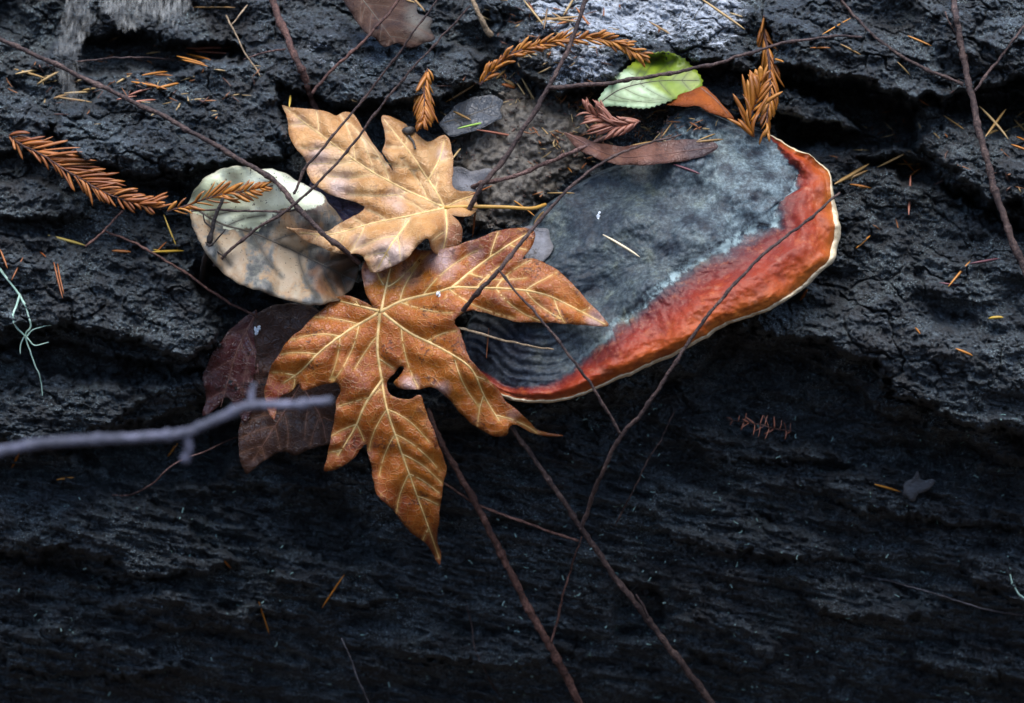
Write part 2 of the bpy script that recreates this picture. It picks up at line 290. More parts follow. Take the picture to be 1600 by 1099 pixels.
M = dict(
 bark=mat_bark(), conk=mat_conk(), oval=mat_oval(), green=mat_green(), web=mat_web(),
 tan=mat_leaf('tan_maple_leaf', (0.40, 0.17, 0.04), (0.52, 0.26, 0.08), (0.62, 0.38, 0.17), (0.26, 0.085, 0.025), (0.74, 0.56, 0.32), 0.36, 0.55, 0.10, (0.16, 0.06, 0.02), 0.8, 0.4, (0.62, 0.47, 0.42)),
 orange=mat_leaf('orange_maple_leaf', (0.20, 0.040, 0.003), (0.36, 0.088, 0.004), (0.46, 0.14, 0.010), (0.18, 0.026, 0.004), (0.66, 0.40, 0.11), 0.32, 0.55, 0.12, (0.085, 0.022, 0.008), 1.0, 0.75),
 maroon=mat_leaf('maroon_leaf', (0.035, 0.006, 0.006), (0.065, 0.010, 0.010), (0.10, 0.017, 0.016), (0.03, 0.01, 0.01), (0.17, 0.075, 0.055), 0.30, 0.6, 0.03, (0.02, 0.008, 0.006)),
 darkbrown=mat_leaf('dark_brown_leaf', (0.022, 0.007, 0.003), (0.04, 0.013, 0.006), (0.06, 0.02, 0.009), (0.03, 0.01, 0.006), (0.16, 0.07, 0.03), 0.4, 0.5, 0.03, (0.02, 0.008, 0.004)),
 purple=mat_leaf('purple_leaf', (0.04, 0.022, 0.05), (0.08, 0.05, 0.09), (0.14, 0.10, 0.17), (0.04, 0.02, 0.04), (0.16, 0.12, 0.18), 0.35, 0.6, 0.03, (0.02, 0.01, 0.02)),
 rust=mat_leaf('rust_leaf', (0.26, 0.055, 0.006), (0.36, 0.085, 0.010), (0.44, 0.13, 0.016), (0.14, 0.03, 0.008), (0.40, 0.13, 0.03), 0.5, 0.2, 0.2, (0.08, 0.02, 0.006), 0.4),
 brownlong=mat_leaf('brown_narrow_leaf', (0.11, 0.045, 0.028), (0.18, 0.075, 0.045), (0.27, 0.12, 0.06), (0.07, 0.045, 0.045), (0.2, 0.1, 0.06), 0.42, 0.45, 0.06, (0.05, 0.02, 0.015), 0.3),
 greyleaf=mat_leaf('grey_decayed_leaf', (0.03, 0.036, 0.043), (0.06, 0.07, 0.083), (0.11, 0.122, 0.138), (0.05, 0.05, 0.05), (0.05, 0.055, 0.06), 0.35, 0.6, 0.03, (0.03, 0.03, 0.03)),
 paleleaf=mat_leaf('pale_grey_leaf', (0.07, 0.07, 0.075), (0.16, 0.16, 0.17), (0.26, 0.26, 0.28), (0.05, 0.045, 0.04), (0.2, 0.2, 0.2), 0.6, 0.25, 0.05, (0.08, 0.07, 0.06)),
 topleaf=mat_leaf('brown_curled_leaf', (0.014, 0.006, 0.004), (0.034, 0.014, 0.007), (0.060, 0.028, 0.015), (0.11, 0.098, 0.078), (0.11, 0.06, 0.04), 0.6, 0.2, 0.05, (0.02, 0.01, 0.008)),
 vein=mat_plain('pale_vein', (0.56, 0.36, 0.12), (0.76, 0.54, 0.24), 300, 0.45),
 vein_dark=mat_plain('dim_vein', (0.14, 0.06, 0.04), (0.24, 0.12, 0.09), 300, 0.45),
 vein_brown=mat_plain('brown_midrib', (0.05, 0.04, 0.028), (0.10, 0.08, 0.055), 300, 0.5),
 stalk=mat_plain('yellow_stalk', (0.40, 0.20, 0.035), (0.56, 0.33, 0.07), 90, 0.4),
 twig=mat_wood('brown_twig', (0.035, 0.020, 0.018), (0.10, 0.062, 0.05)),
 twig_red=mat_wood('reddish_twig', (0.055, 0.024, 0.018), (0.14, 0.068, 0.05)),
 twig_grey=mat_wood('grey_twig', (0.05, 0.045, 0.048), (0.12, 0.11, 0.115)),
 twig_lilac=mat_wood('lilac_grey_branch', (0.055, 0.058, 0.08), (0.14, 0.14, 0.19), 0.6, 220),
 twig_pink=mat_wood('scaly_pinkish_twig', (0.08, 0.038, 0.03), (0.24, 0.14, 0.115), 0.6, 700),
 twig_black=mat_wood('blackish_twig', (0.012, 0.009, 0.008), (0.035, 0.024, 0.02)),
 twig_pale=mat_wood('pale_straw_twig', (0.20, 0.14, 0.08), (0.36, 0.26, 0.16)),
 n_rust=mat_needle('rust_needles', (0.20, 0.055, 0.014), (0.33, 0.105, 0.022), (0.44, 0.16, 0.035)),
 n_orange=mat_needle('orange_needles', (0.24, 0.075, 0.010), (0.40, 0.14, 0.016), (0.52, 0.22, 0.035)),
 n_pink=mat_needle('pinkish_needles', (0.24, 0.085, 0.05), (0.34, 0.13, 0.08), (0.42, 0.18, 0.11)),
 n_straw=mat_needle('straw_needles', (0.22, 0.12, 0.04), (0.38, 0.23, 0.08), (0.54, 0.38, 0.17)),
 n_yellow=mat_needle('yellow_needles', (0.44, 0.26, 0.025), (0.52, 0.34, 0.05), (0.58, 0.42, 0.10)),
 n_cream=mat_needle('cream_needle', (0.72, 0.58, 0.36), (0.75, 0.62, 0.40), (0.78, 0.64, 0.42)),
 n_green=mat_needle('green_needle', (0.26, 0.44, 0.06), (0.28, 0.46, 0.07), (0.30, 0.48, 0.08)),
 n_purple=mat_needle('purplish_needle', (0.14, 0.05, 0.06), (0.18, 0.07, 0.08), (0.22, 0.09, 0.10)),
 lichen=mat_plain('pale_green_lichen', (0.24, 0.40, 0.30), (0.46, 0.62, 0.50), 150, 0.7),
 fleck=mat_plain('lichen_fleck', (0.12, 0.22, 0.19), (0.30, 0.44, 0.40), 60, 0.7),
 litter=mat_plain('decayed_litter', (0.022, 0.018, 0.014), (0.125, 0.108, 0.085), 260, 0.55, 0.0, 0.7),
 crumb=mat_plain('litter_crumb', (0.02, 0.012, 0.010), (0.12, 0.075, 0.055), 120, 0.6),
 fine_a=mat_plain('fine_rust_litter', (0.14, 0.05, 0.02), (0.30, 0.12, 0.04), 90, 0.5), fine_b=mat_plain('fine_straw_litter', (0.22, 0.14, 0.06), (0.42, 0.30, 0.14), 90, 0.5), fine_c=mat_plain('fine_brown_litter', (0.05, 0.025, 0.018), (0.14, 0.07, 0.05), 90, 0.5),
 white=mat_plain('white_fluff', (0.6, 0.66, 0.7), (0.75, 0.8, 0.82), 200, 0.7),
 bud=mat_plain('dark_bud', (0.02, 0.017, 0.014), (0.06, 0.05, 0.04), 500, 0.4),
 floor=mat_plain('forest_floor', (0.012, 0.009, 0.006), (0.06, 0.04, 0.025), 30, 0.9),
 cut=mat_plain('weathered_log_end', (0.05, 0.035, 0.025), (0.12, 0.08, 0.05), 60, 0.9))

# ------------------------------------------------------------------ the log: profile, plates, relief
R1, R2, PC = 0.40, 0.28, 522.0
def hb(py):
    y = (np.asarray(py, float) - PC) * S
    up = np.sqrt(np.maximum(R1 ** 2 - y ** 2, 1e-4)) - R1
    dn = np.sqrt(np.maximum(R2 ** 2 - y ** 2, 1e-4)) - R2
    return np.where(y < 0, up, dn)
LEDGE = np.array([(-3000, 700), (0, 690), (230, 650), (400, 650), (800, 650), (1000, 600), (1160, 516), (1290, 556), (1390, 636), (1600, 712), (4500, 760)], float)
# lit plates: (px, py, lift in mm) at each corner
PLATES = [
 [(70,172,4),(150,140,5),(250,118,10),(330,98,14),(400,88,14),(440,140,20),(452,205,22),(450,250,24),(400,258,26),(290,268,28),(190,274,26),(100,238,20)],
 [(370,60,8),(470,-20,6),(560,40,10),(700,66,16),(762,88,20),(752,132,24),(640,162,26),(530,172,26),(480,152,22),(410,130,18)],
 [(740,-60,6),(980,-60,6),(1190,-40,8),(1203,60,20),(1175,104,26),(1090,104,28),(1000,96,26),(960,132,26),(850,142,24),(815,112,20),(765,60,16)],
 [(1180,-80,8),(1700,-80,10),(1700,150,30),(1600,132,32),(1500,142,34),(1432,164,36),(1432,172,36),(1370,134,34),(1300,120,32),(1205,100,26)],
 [(1205,140,6),(1250,142,14),(1300,160,18),(1352,212,16),(1290,200,12),(1205,178,8)],
 [(1425,232,16),(1455,186,10),(1515,200,14),(1660,226,18),(1680,350,32),(1600,332,32),(1540,312,32),(1488,272,28)],
 [(1315,272,4),(1400,266,8),(1450,312,10),(1540,356,12),(1700,420,14),(1720,740,34),(1600,694,34),(1480,652,34),(1390,622,34),(1368,572,34),(1290,542,32),(1155,512,26),(1230,450,6),(1300,400,2)],
 [(-60,352,8),(100,368,10),(180,398,12),(300,408,16),(322,470,20),(345,548,24),(300,562,26),(170,532,24),(100,512,24),(-60,532,24)],
 [(-60,612,6),(100,604,8),(200,600,10),(232,622,16),(160,680,24),(60,692,24),(-60,694,24)],
 [(-60,746,4),(20,742,8),(100,744,10),(260,790,14),(302,832,18),(382,884,16),(240,912,26),(120,866,26),(-60,872,22)],
 [(-60,286,8),(60,278,10),(100,290,12),(140,342,18),(40,340,20),(-60,336,18)],
 [(-80,150,6),(30,140,8),(90,190,14),(60,240,18),(-80,250,16)],
 [(1320,420,0),(1440,380,8),(1560,420,14),(1600,470,18),(1500,460,18),(1400,450,14)],
 [(1040,660,0),(1140,668,8),(1260,690,10),(1330,720,16),(1200,726,18),(1080,712,14)],
 [(1240,740,4),(1400,720,8),(1560,770,10),(1640,830,18),(1500,820,20),(1340,800,18)],
 [(980,780,2),(1120,770,6),(1260,830,10),(1360,880,14),(1220,876,18),(1060,850,16)],
 [(1220,900,4),(1360,905,8),(1500,950,10),(1420,975,18),(1300,970,18)],
 [(120,920,2),(300,930,8),(420,960,10),(380,985,16),(240,980,16)],
 [(380,830,0),(520,870,8),(620,930,10),(560,950,14),(440,920,14)],
 [(560,1000,0),(760,985,8),(900,1010,10),(840,1045,16),(660,1040,16)],
 [(1000,960,0),(1120,950,8),(1230,1010,10),(1180,1050,16),(1060,1030,14)],
 [(-40,960,2),(120,985,8),(300,1040,10),(200,1070,16),(20,1050,16)],
 [(1480,850,2),(1640,880,8),(1700,960,14),(1600,945,16),(1520,910,14)],
 [(1400,1000,0),(1560,1005,8),(1680,1060,12),(1560,1070,16),(1440,1050,14)],
]
PITS = [ # dark hollows: corners and depth in mm
 [(120,40,30),(300,62,36),(400,60,34),(390,92,36),(300,112,36),(180,128,32),(120,110,30)],
 [(-40,-60,34),(110,-60,34),(120,60,36),(40,110,30),(-40,110,30)],
 [(1180,120,30),(1330,125,44),(1440,175,44),(1430,235,44),(1330,240,44),(1210,236,40)],
 [(1430,150,26),(1520,150,30),(1600,150,34),(1700,180,34),(1600,215,30),(1500,188,26)],
 [(1310,240,26),(1420,240,34),(1500,290,34),(1600,350,34),(1700,390,34),(1600,372,30),(1450,300,24)],
 [(-40,540,26),(100,526,30),(220,560,34),(320,575,34),(330,600,28),(220,605,26),(60,590,26)],
 [(60,690,26),(250,650,34),(340,600,34),(400,660,34),(330,760,30),(250,770,24),(140,735,22)],
 [(190,280,18),(300,276,20),(330,300,16),(300,340,18),(240,325,14)],
 [(-40,860,20),(130,880,22),(240,922,22),(120,915,18)],
 [(1340,690,16),(1500,690,16),(1640,730,16),(1560,740,12),(1420,730,12)],
 [(960,900,16),(1040,930,22),(1060,1000,22),(960,1000,18)],
 [(300,420,0),(345,400,26),(470,480,34),(420,520,30),(350,560,20)],
 [(300,750,16),(520,760,22),(640,880,22),(560,900,18),(400,840,16)],
 [(1390,700,10),(1560,800,14),(1480,830,12)],
]
COSR, SINR = math.cos(math.radians(-11)), math.sin(math.radians(-11))
def relief(px, py):
    """height above the smooth profile (metres), plate id, lichen mask"""
    wx = px + 14 * fbm(px / 70, py / 70, 3, 3) + 5 * fbm(px / 14, py / 14, 3, 9)
    wy = py + 11 * fbm(px / 60, py / 60, 3, 5) + 5 * fbm(px / 13, py / 13, 3, 15)
    ly = np.interp(wx, LEDGE[:, 0], LEDGE[:, 1]); d = wy - ly
    h = -0.042 * smooth(d / 26) * (1 - 0.5 * smooth((d - 60) / 300))
    pid = np.zeros(px.shape, int); lift = np.zeros(px.shape); pit = np.zeros(px.shape)
    for k, pl in enumerate(PLATES):
        q = np.array(pl, float); m = (wx > q[:, 0].min() - 2) & (wx < q[:, 0].max() + 2) & (wy > q[:, 1].min() - 2) & (wy < q[:, 1].max() + 2)
        if not m.any(): continue
        x, y = wx[m], wy[m]; s = sdf_poly(x, y, pl); L = idw(x, y, pl, 3) * 0.001 * smooth((s + 1) / 11) ** 0.6
        cur = lift[m]; up = (s > 0) & (L > cur); cur[up] = L[up]; lift[m] = cur
        p2 = pid[m]; p2[up] = k + 1; pid[m] = p2
    for pl in PITS:
        q = np.array(pl, float); m = (wx > q[:, 0].min()) & (wx < q[:, 0].max()) & (wy > q[:, 1].min()) & (wy < q[:, 1].max())
        if not m.any(): continue
        x, y = wx[m], wy[m]; s = sdf_poly(x, y, pl); L = idw(x, y, pl, 3) * 0.001 * smooth(s / 16)
        pit[m] = np.maximum(pit[m], L)
    h = h + 1.7 * lift - 1.35 * pit * (1 - smooth(lift / 0.006))
    u = px * COSR - py * SINR; v = px * SINR + py * COSR
    low = smooth((py - 560) / 200)                          # flakier, finer below the ledge
    h = h + 0.012 * fbm(u / 190, v / 110, 3, 21) + 0.0075 * fbm(u / 80 + 9, v / 52, 3, 25)
    t = fbm(u / 120, v / 60, 4, 31) * 2.2
    fl = np.floor(t); fr = t - fl; h = h + 0.0045 * (0.7 * (fl + fr ** 6) + 0.3 * t)                 # a few sharp flake edges
    qx = u + 16 * fbm(u / 45, v / 45, 3, 71); qy = v + 13 * fbm(u / 45 + 40, v / 45, 3, 73)
    f1, f2, cv = worley(qx / 78, qy / 46, 81); e = f2 - f1                                          # chunks with angular gaps
    h = h + 0.0085 * (cv - 0.5) * smooth(e / 0.12) - 0.0055 * (1 - 0.7 * low) * (1 - smooth(e / 0.10)) * (0.4 + 0.6 * smooth((cv - 0.3) / 0.3))
    qx = u + 6 * fbm(u / 14, v / 14, 2, 75); qy = v + 5 * fbm(u / 14 + 40, v / 14, 2, 77)
    f1, f2, cv = worley(qx / 25, qy / (17 - 4 * low), 83); e = f2 - f1
    h = h + 0.0046 * (cv - 0.5) * smooth(e / 0.2) - 0.0016 * (1 - smooth(e / 0.15))
    f1, f2, cv = worley(qx / 8.5, qy / 6.5, 85); h = h + 0.0022 * (cv - 0.5) - 0.0013 * f1
    rg = fbm(u / 24, v / (19 - 6 * low), 4, 51, 0.62); h = h + 0.0028 * rg
    lay = fbm(u / 110, v / 17, 4, 55); h = h + low * (0.0075 * lay + 0.008 * np.abs(fbm(u / 80 + 7, v / 26, 3, 57)) + 0.006 * np.abs(fbm(u / 150 + 7, v / 60, 2, 59)))
    h = h + 0.0017 * fbm(px / 6.0, py / 5.4, 2, 61, 0.7)
    def soft(poly, f): return smooth((sdf_poly(wx, wy, poly) + f * 0.3) / f)
    li = np.zeros(px.shape); m = (py < 320) & (px > -100) & (px < 1700)
    for poly, amt, f in (([(770,-60),(1190,-60),(1200,50),(1170,110),(1000,100),(960,140),(850,150),(820,110),(790,30)], 1.0, 90),
                         ([(470,20),(560,30),(620,80),(640,140),(560,165),(480,130),(430,70)], 0.62, 80),
                         ([(-20,140),(70,130),(90,210),(40,230),(-20,220)], 0.55, 60), ([(380,-20),(520,-20),(700,60),(760,100),(740,140),(640,160),(430,140),(380,60)], 0.42, 60),
                         ([(840,60),(1000,60),(960,150),(840,150)], 0.9, 50)):
        k = sdf_poly(wx[m], wy[m], poly); li[m] = np.maximum(li[m], amt * smooth((k + f * 0.2) / f))
    return h, pid, li

def axis(lo, hi, step, ext, growth=1.18):
    a = list(np.arange(lo, hi + step, step)); s = step; x = lo
    left = []
    while x > ext[0]: s *= growth; x -= s; left.append(x)
    s = step; x = a[-1]; right = []
    while x < ext[1]: s *= growth; x += s; right.append(x)
    return np.array(left[::-1] + a + right)
gx = axis(-50, 1650, 1.7, (-2000, 3600)); gy = axis(-40, 1140, 1.55, (-330, 1185), 1.25)
gy = gy[(gy > -330) & (gy < 1190)]
PX, PY = np.meshgrid(gx, gy); RH, PID, LICH = relief(PX, PY)
fade = smooth((-60 - PY) / 260) + smooth((PY - 1120) / 60); RH = RH * (1 - 0.75 * np.clip(fade, 0, 1))
W = hb(PY) + RH
def surf(px, py):
    px = np.atleast_1d(np.asarray(px, float)); py = np.atleast_1d(np.asarray(py, float))
    i = np.clip(np.searchsorted(gx, px) - 1, 0, len(gx) - 2); j = np.clip(np.searchsorted(gy, py) - 1, 0, len(gy) - 2)
    a = np.clip((px - gx[i]) / (gx[i + 1] - gx[i]), 0, 1); b = np.clip((py - gy[j]) / (gy[j + 1] - gy[j]), 0, 1)
    return (W[j, i] * (1 - a) + W[j, i + 1] * a) * (1 - b) + (W[j + 1, i] * (1 - a) + W[j + 1, i + 1] * a) * b

V = Pn(PX, PY, W); ny, nx = PX.shape
# the far side of the log: rows round the back, from the top row over the crest down to the bottom row
back = []; t0, t1 = gy[0], gy[-1]; nb = 40
y0 = (PC - t0) * S; w0 = float(hb(t0)); y1 = (PC - t1) * S; w1 = float(hb(t1))
cy_, cw = 0.0, -0.36
a0 = math.atan2(y0 - cy_, w0 - cw); a1 = math.atan2(y1 - cy_, w1 - cw) + 2 * math.pi
r0 = math.hypot(y0 - cy_, w0 - cw); r1 = math.hypot(y1 - cy_, w1 - cw)
for i in range(1, nb):
    f = i / nb; a = a0 + (a1 - a0) * f; r = r0 + (r1 - r0) * f + 0.03 * math.sin(math.pi * f)
    rr = r + 0.008 * fbm(gx / 120, np.full_like(gx, i * 1.7), 4, 77) * math.sin(math.pi * f) ** 0.5
    row = On + (V[0, :, 0] * (1 - f) + V[-1, :, 0] * f)[:, None] * AXn
    y = cy_ + rr * math.sin(a) + (CY - PC) * S; w = cw + rr * math.cos(a)
    row = row + y[:, None] * AUn - w[:, None] * AFn
    back.append(row)
back = np.array(back)                                        # from top row going over the crest to the bottom row
log = empty('fallen_log', P(800, 522, -0.36)); tag(log, 'thick fallen log with dark wet flaking bark', 'log')
def submesh(name, fm, m):
    """children of the log made from the cells chosen by the mask"""
    j, i = np.nonzero(fm); idx = np.stack([j * nx + i, (j + 1) * nx + i, (j + 1) * nx + i + 1, j * nx + i + 1], 1)
    u, inv = np.unique(idx, return_inverse=True); inv = inv.reshape(idx.shape)
    vv = V.reshape(-1, 3)[u]
    me = np_mesh(name, vv, inv, True, {'lichen': LICH.ravel()[u]}); return link(name, me, m, log)
fid = PID[:-1, :-1]
LOOSE_CELLS = np.zeros_like(fid, bool)
for k in range(len(PLATES)):
    pm = fid == k + 1
    if pm.sum() == 0: continue
    jj, ii = np.nonzero(pm); bx = (slice(jj.min(), jj.max() + 1), slice(ii.min(), ii.max() + 1)); left = pm[bx].copy()
    while left.any():                                        # connected pieces, each a plate of its own
        st = [tuple(np.argwhere(left)[0])]; reg = np.zeros_like(left); left[st[0]] = False
        while st:
            a_, b_ = st.pop(); reg[a_, b_] = True
            for c_, d_ in ((a_ + 1, b_), (a_ - 1, b_), (a_, b_ + 1), (a_, b_ - 1)):
                if 0 <= c_ < left.shape[0] and 0 <= d_ < left.shape[1] and left[c_, d_]: left[c_, d_] = False; st.append((c_, d_))
        full = np.zeros_like(pm); full[bx] = reg
        if reg.sum() > 400: submesh('bark_plate', full, M['bark'])
        else: LOOSE_CELLS |= full
submesh('bark', (fid == 0) | (LOOSE_CELLS), M['bark'])
allb = np.concatenate([V[0:1], back, V[-1:]]); nr = len(allb)
j, i = np.meshgrid(np.arange(nr - 1), np.arange(nx - 1), indexing='ij'); j = j.ravel(); i = i.ravel()
link('back_bark', np_mesh('back_bark', allb.reshape(-1, 3), np.stack([j * nx + i, j * nx + i + 1, (j + 1) * nx + i + 1, (j + 1) * nx + i], 1), True, {'lichen': np.zeros(nr * nx)}), M['bark'], log)
for c in (0, nx - 1):                                         # sawn ends, far outside the picture
    ring = np.concatenate([V[::6, c], back[::-1, c]]); ctr = ring.mean(0); n = len(ring)
    link('end_cut', np_mesh('end_cut', np.vstack([ring, ctr]), [(q, (q + 1) % n, n) for q in range(n)], False), M['cut'], log)

# ground
gn = 120; g = np.linspace(-1, 1, gn); g = np.sign(g) * np.abs(g) ** 3 * 100; GX, GY = np.meshgrid(g, g)
GZ = 0.03 * fbm(GX / 0.6, GY / 0.6, 3, 88)
rad = np.hypot(GX, GY); GZ = GZ + np.clip(rad - 3.2, 0, 40) * 0.42 * (1 - 0.25 * smooth((rad - 20) / 40))       # unseen banks added all round the log to block low sky light
zlow = float(allb[..., 2].min()); GZ = GZ + zlow + 0.03
j, i = np.meshgrid(np.arange(gn - 1), np.arange(gn - 1), indexing='ij'); j = j.ravel(); i = i.ravel()
gr = link('forest_floor', np_mesh('forest_floor', np.stack([GX, GY, GZ], -1).reshape(-1, 3), np.stack([j * gn + i, j * gn + i + 1, (j + 1) * gn + i + 1, (j + 1) * gn + i], 1)), M['floor'])
tag(gr, 'dark forest floor under the log, with unseen banks added round it', 'ground', kind='structure'); GROUND = zlow + 0.03
def ground_w(px, py_out): return None

# ------------------------------------------------------------------ the bracket fungus
RIM = [ # px, py, width of the red band, how much pale crust
 (1048,180,0,0),(1075,170,0,0),(1105,176,0,0),(1160,196,0,0),(1205,211,6,0),(1238,231,22,0.2),(1264,242,40,0.5),(1286,258,62,0.7),(1299,278,80,0.8),(1303,308,92,0.9),(1310,340,98,1),(1313,368,100,1),
 (1307,390,104,1),(1301,410,106,1),(1284,424,108,1),(1262,446,112,1),(1228,470,114,1),(1190,490,112,1),(1158,500,110,1),(1130,511,106,1),(1104,527,102,1),(1080,541,98,1),(1052,556,92,0.9),(1020,570,84,0.7),
 (985,586,72,0.4),(950,600,58,0.2),(915,616,46,0.1),(880,626,36,0),(845,630,29,0),(805,627,24,0),(775,616,21,0),(748,596,19,0)]
BACK = [(726,566,0,0),(722,530,0,0),(742,485,0,0),(780,430,0,0),(815,372,0,0),(842,330,0,0),(890,296,0,0),(940,268,0,0),(985,250,0,0),(1018,228,0,0),(1034,198,0,0)]
CONK_CP = [(1050,180,-0.004),(1105,178,0.002),(1200,215,0.010),(1266,250,0.022),(1304,310,0.036),(1312,370,0.046),(1284,425,0.060),(1190,490,0.078),(1130,511,0.084),(1080,541,0.088),(985,586,0.088),
 (915,616,0.086),(845,630,0.078),(775,616,0.064),(735,570,0.045),(745,485,0.030),(842,330,0.014),(940,268,0.008),(1000,240,0.006),(1000,380,0.046),(1100,400,0.056),(920,430,0.044),(1180,330,0.040),(1080,280,0.024),(880,540,0.064),(1020,480,0.068)]
conk_poly = [p[:2] for p in RIM + BACK]
def conk_w(px, py): return idw(px, py, CONK_CP, 3.2)
oc = catmull([p for p in RIM + BACK + [RIM[0]]], 3.0)[:-1]
na = len(oc); is_rim = smooth((np.array([np.min(np.hypot(oc[:, 0] - q[0], oc[:, 1] - q[1])) for q in [(0, 0)]])[0] * 0 + oc[:, 2]) / 8.0)
arc = np.arange(na)
ww = perlin(arc / 7.0, np.zeros(na), 5) * 2.0 + perlin(arc / 2.5, np.zeros(na), 6) * 0.9
cc = np.array([1015.0, 410.0]); dirs = cc - oc[:, :2]; dirs /= np.linalg.norm(dirs, axis=1)[:, None]
oc[:, :2] += dirs * (ww * is_rim)[:, None]
rimq = oc[oc[:, 2] > 3]
def conk_fields(px, py):
    d = np.full(px.shape, 1e9); bw = np.ones(px.shape); cr = np.zeros(px.shape)
    for q in rimq[::2]:
        e = np.hypot(px - q[0], py - q[1]); m = e < d; d = np.where(m, e, d); bw = np.where(m, q[2], bw); cr = np.where(m, q[3], cr)
    return d, bw, cr
rs = np.concatenate([np.linspace(0.0, 0.86, 78), np.linspace(0.865, 0.968, 28)])
RX = cc[0] + (oc[:, 0] - cc[0])[None, :] * rs[:, None]; RY = cc[1] + (oc[:, 1] - cc[1])[None, :] * rs[:, None]
D_, BW, CRU = conk_fields(RX, RY)
band = D_ / np.maximum(BW, 1); 
furrow = smooth((930 - RX) / 130) * smooth((RY - 480) / 50)
top = conk_w(RX, RY)
top = top - 0.011 * np.exp(-D_ / 9.0) * is_rim[None, :] + 0.0045 * smooth(1 - np.abs(band - 0.45) / 0.5) * is_rim[None, :]
top = top - 0.0035 * np.exp(-((band - 1.02) / 0.10) ** 2) * CRU
rr_ = rs[:, None] * np.ones_like(RX); top = top + 0.010 * (1 - rr_ ** 2) * 0.6
top = top + 0.0012 * np.sin(D_ / 6.5 + 1.5 * fbm(RX / 50, RY / 50, 3, 93)) * np.exp(-((band - 0.55) / 0.4) ** 2) * is_rim[None, :]
top = top + 0.0016 * fbm(RX / 70, RY / 70, 4, 91) + 0.0008 * fbm(RX / 12, RY / 12, 3, 95)
dw = D_ + 4 * fbm(RX / 60, RY / 30, 4, 97)
top = top + furrow * 0.0022 * (np.abs(np.sin(dw / 4.6)) * 2 - 1) * smooth((D_ - 28) / 12) + 0.0008 * np.sin(dw / 8.0) * smooth((D_ - 10) / 10) * (1 - furrow)
bump_ = np.exp(-(((RX - 1085) / 45) ** 2 + ((RY - 205) / 32) ** 2)); top = top + bump_ * (0.010 + 0.006 * fbm(RX / 14, RY / 14, 3, 99))
rows = [np.stack([RX, RY, top], -1)]; at_band = [band]; at_rim = [np.zeros_like(band)]; at_cr = [CRU]
pale = np.clip(smooth((RX - 1010) / 160) * smooth((470 - RY) / 120) + bump_ * 1.2, 0, 1); at_pale = [pale]; at_fur = [furrow]
# rim and underside: (scale from centre, drop in metres, rim colour weight)
wl_ = top[-1]; base_edge = np.minimum(surf(oc[:, 0], oc[:, 1]), wl_ - 0.004) 
rimw = (8.0 + 6.0 * smooth((oc[:, 0] - 900) / 200)) * np.where(oc[:, 0] > 1000, 0.18 + 0.82 * smooth((oc[:, 1] - 262) / 110), 1) + 3.0 * perlin(arc / 9.0, np.ones(na), 12)      # cream margin, pixels wide
for sc, dr, rc in ((-0.75, 0.0004, 0.35), (-0.6, 0.0000, 0.95), (-0.35, 0.0006, 1), (-0.15, 0.0025, 1), (0.0, 0.0055, 1), (0.05, 0.009, 1), (-0.1, 0.0125, 1), (-0.6, 0.0155, 1), (0.93, 0.017, 1), (0.84, 0.024, 1), (0.70, 0.045, 1), (0.5, 0.09, 1), (0.2, 0.13, 1)):
    if sc < 0.3: sc = 1 + sc * rimw / np.hypot(oc[:, 0] - cc[0], oc[:, 1] - cc[1])
    x = cc[0] + (oc[:, 0] - cc[0]) * sc; y = cc[1] + (oc[:, 1] - cc[1]) * sc
    rows.append(np.stack([x, y, wl_ - dr - 0.001 * perlin(arc / 4.0, np.full(na, dr * 900), 8)], -1)[None]); at_band.append(6 * (1 - is_rim)[None]); at_rim.append(np.full((1, na), rc) * (0.15 + 0.85 * is_rim)[None]); at_cr.append(np.zeros((1, na))); at_pale.append(np.zeros((1, na))); at_fur.append(np.zeros((1, na)))
Q = np.concatenate(rows); nrow = len(Q); CV = Pn(Q[..., 0], Q[..., 1], Q[..., 2])
j, i = np.meshgrid(np.arange(nrow - 1), np.arange(na), indexing='ij'); j = j.ravel(); i = i.ravel(); i2 = (i + 1) % na
fc = np.stack([j * na + i, j * na + i2, (j + 1) * na + i2, (j + 1) * na + i], 1)
AB = [np.concatenate(a).ravel() for a in (at_band, at_rim, at_cr, at_pale, at_fur)]
conk = empty('bracket_fungus', P(940, 360, 0.0)); tag(conk, 'large shelf fungus with slate grey top, red band and cream rim', 'fungus')
NT = len(rs) + 1
def conk_part(name, r0, r1):
    m = (j >= r0) & (j < r1); f = fc[m]; u, inv = np.unique(f, return_inverse=True)
    me = np_mesh(name, CV.reshape(-1, 3)[u], inv.reshape(f.shape)[:, ::-1], True, {'band': AB[0][u], 'rim': AB[1][u], 'crust': AB[2][u], 'pale': AB[3][u], 'furrow': AB[4][u]})
    return link(name, me, M['conk'], conk)
conk_part('cap', 0, len(rs) - 1); conk_part('rim', len(rs) - 1, len(rs) + 7); conk_part('underside', len(rs) + 7, nrow - 1)

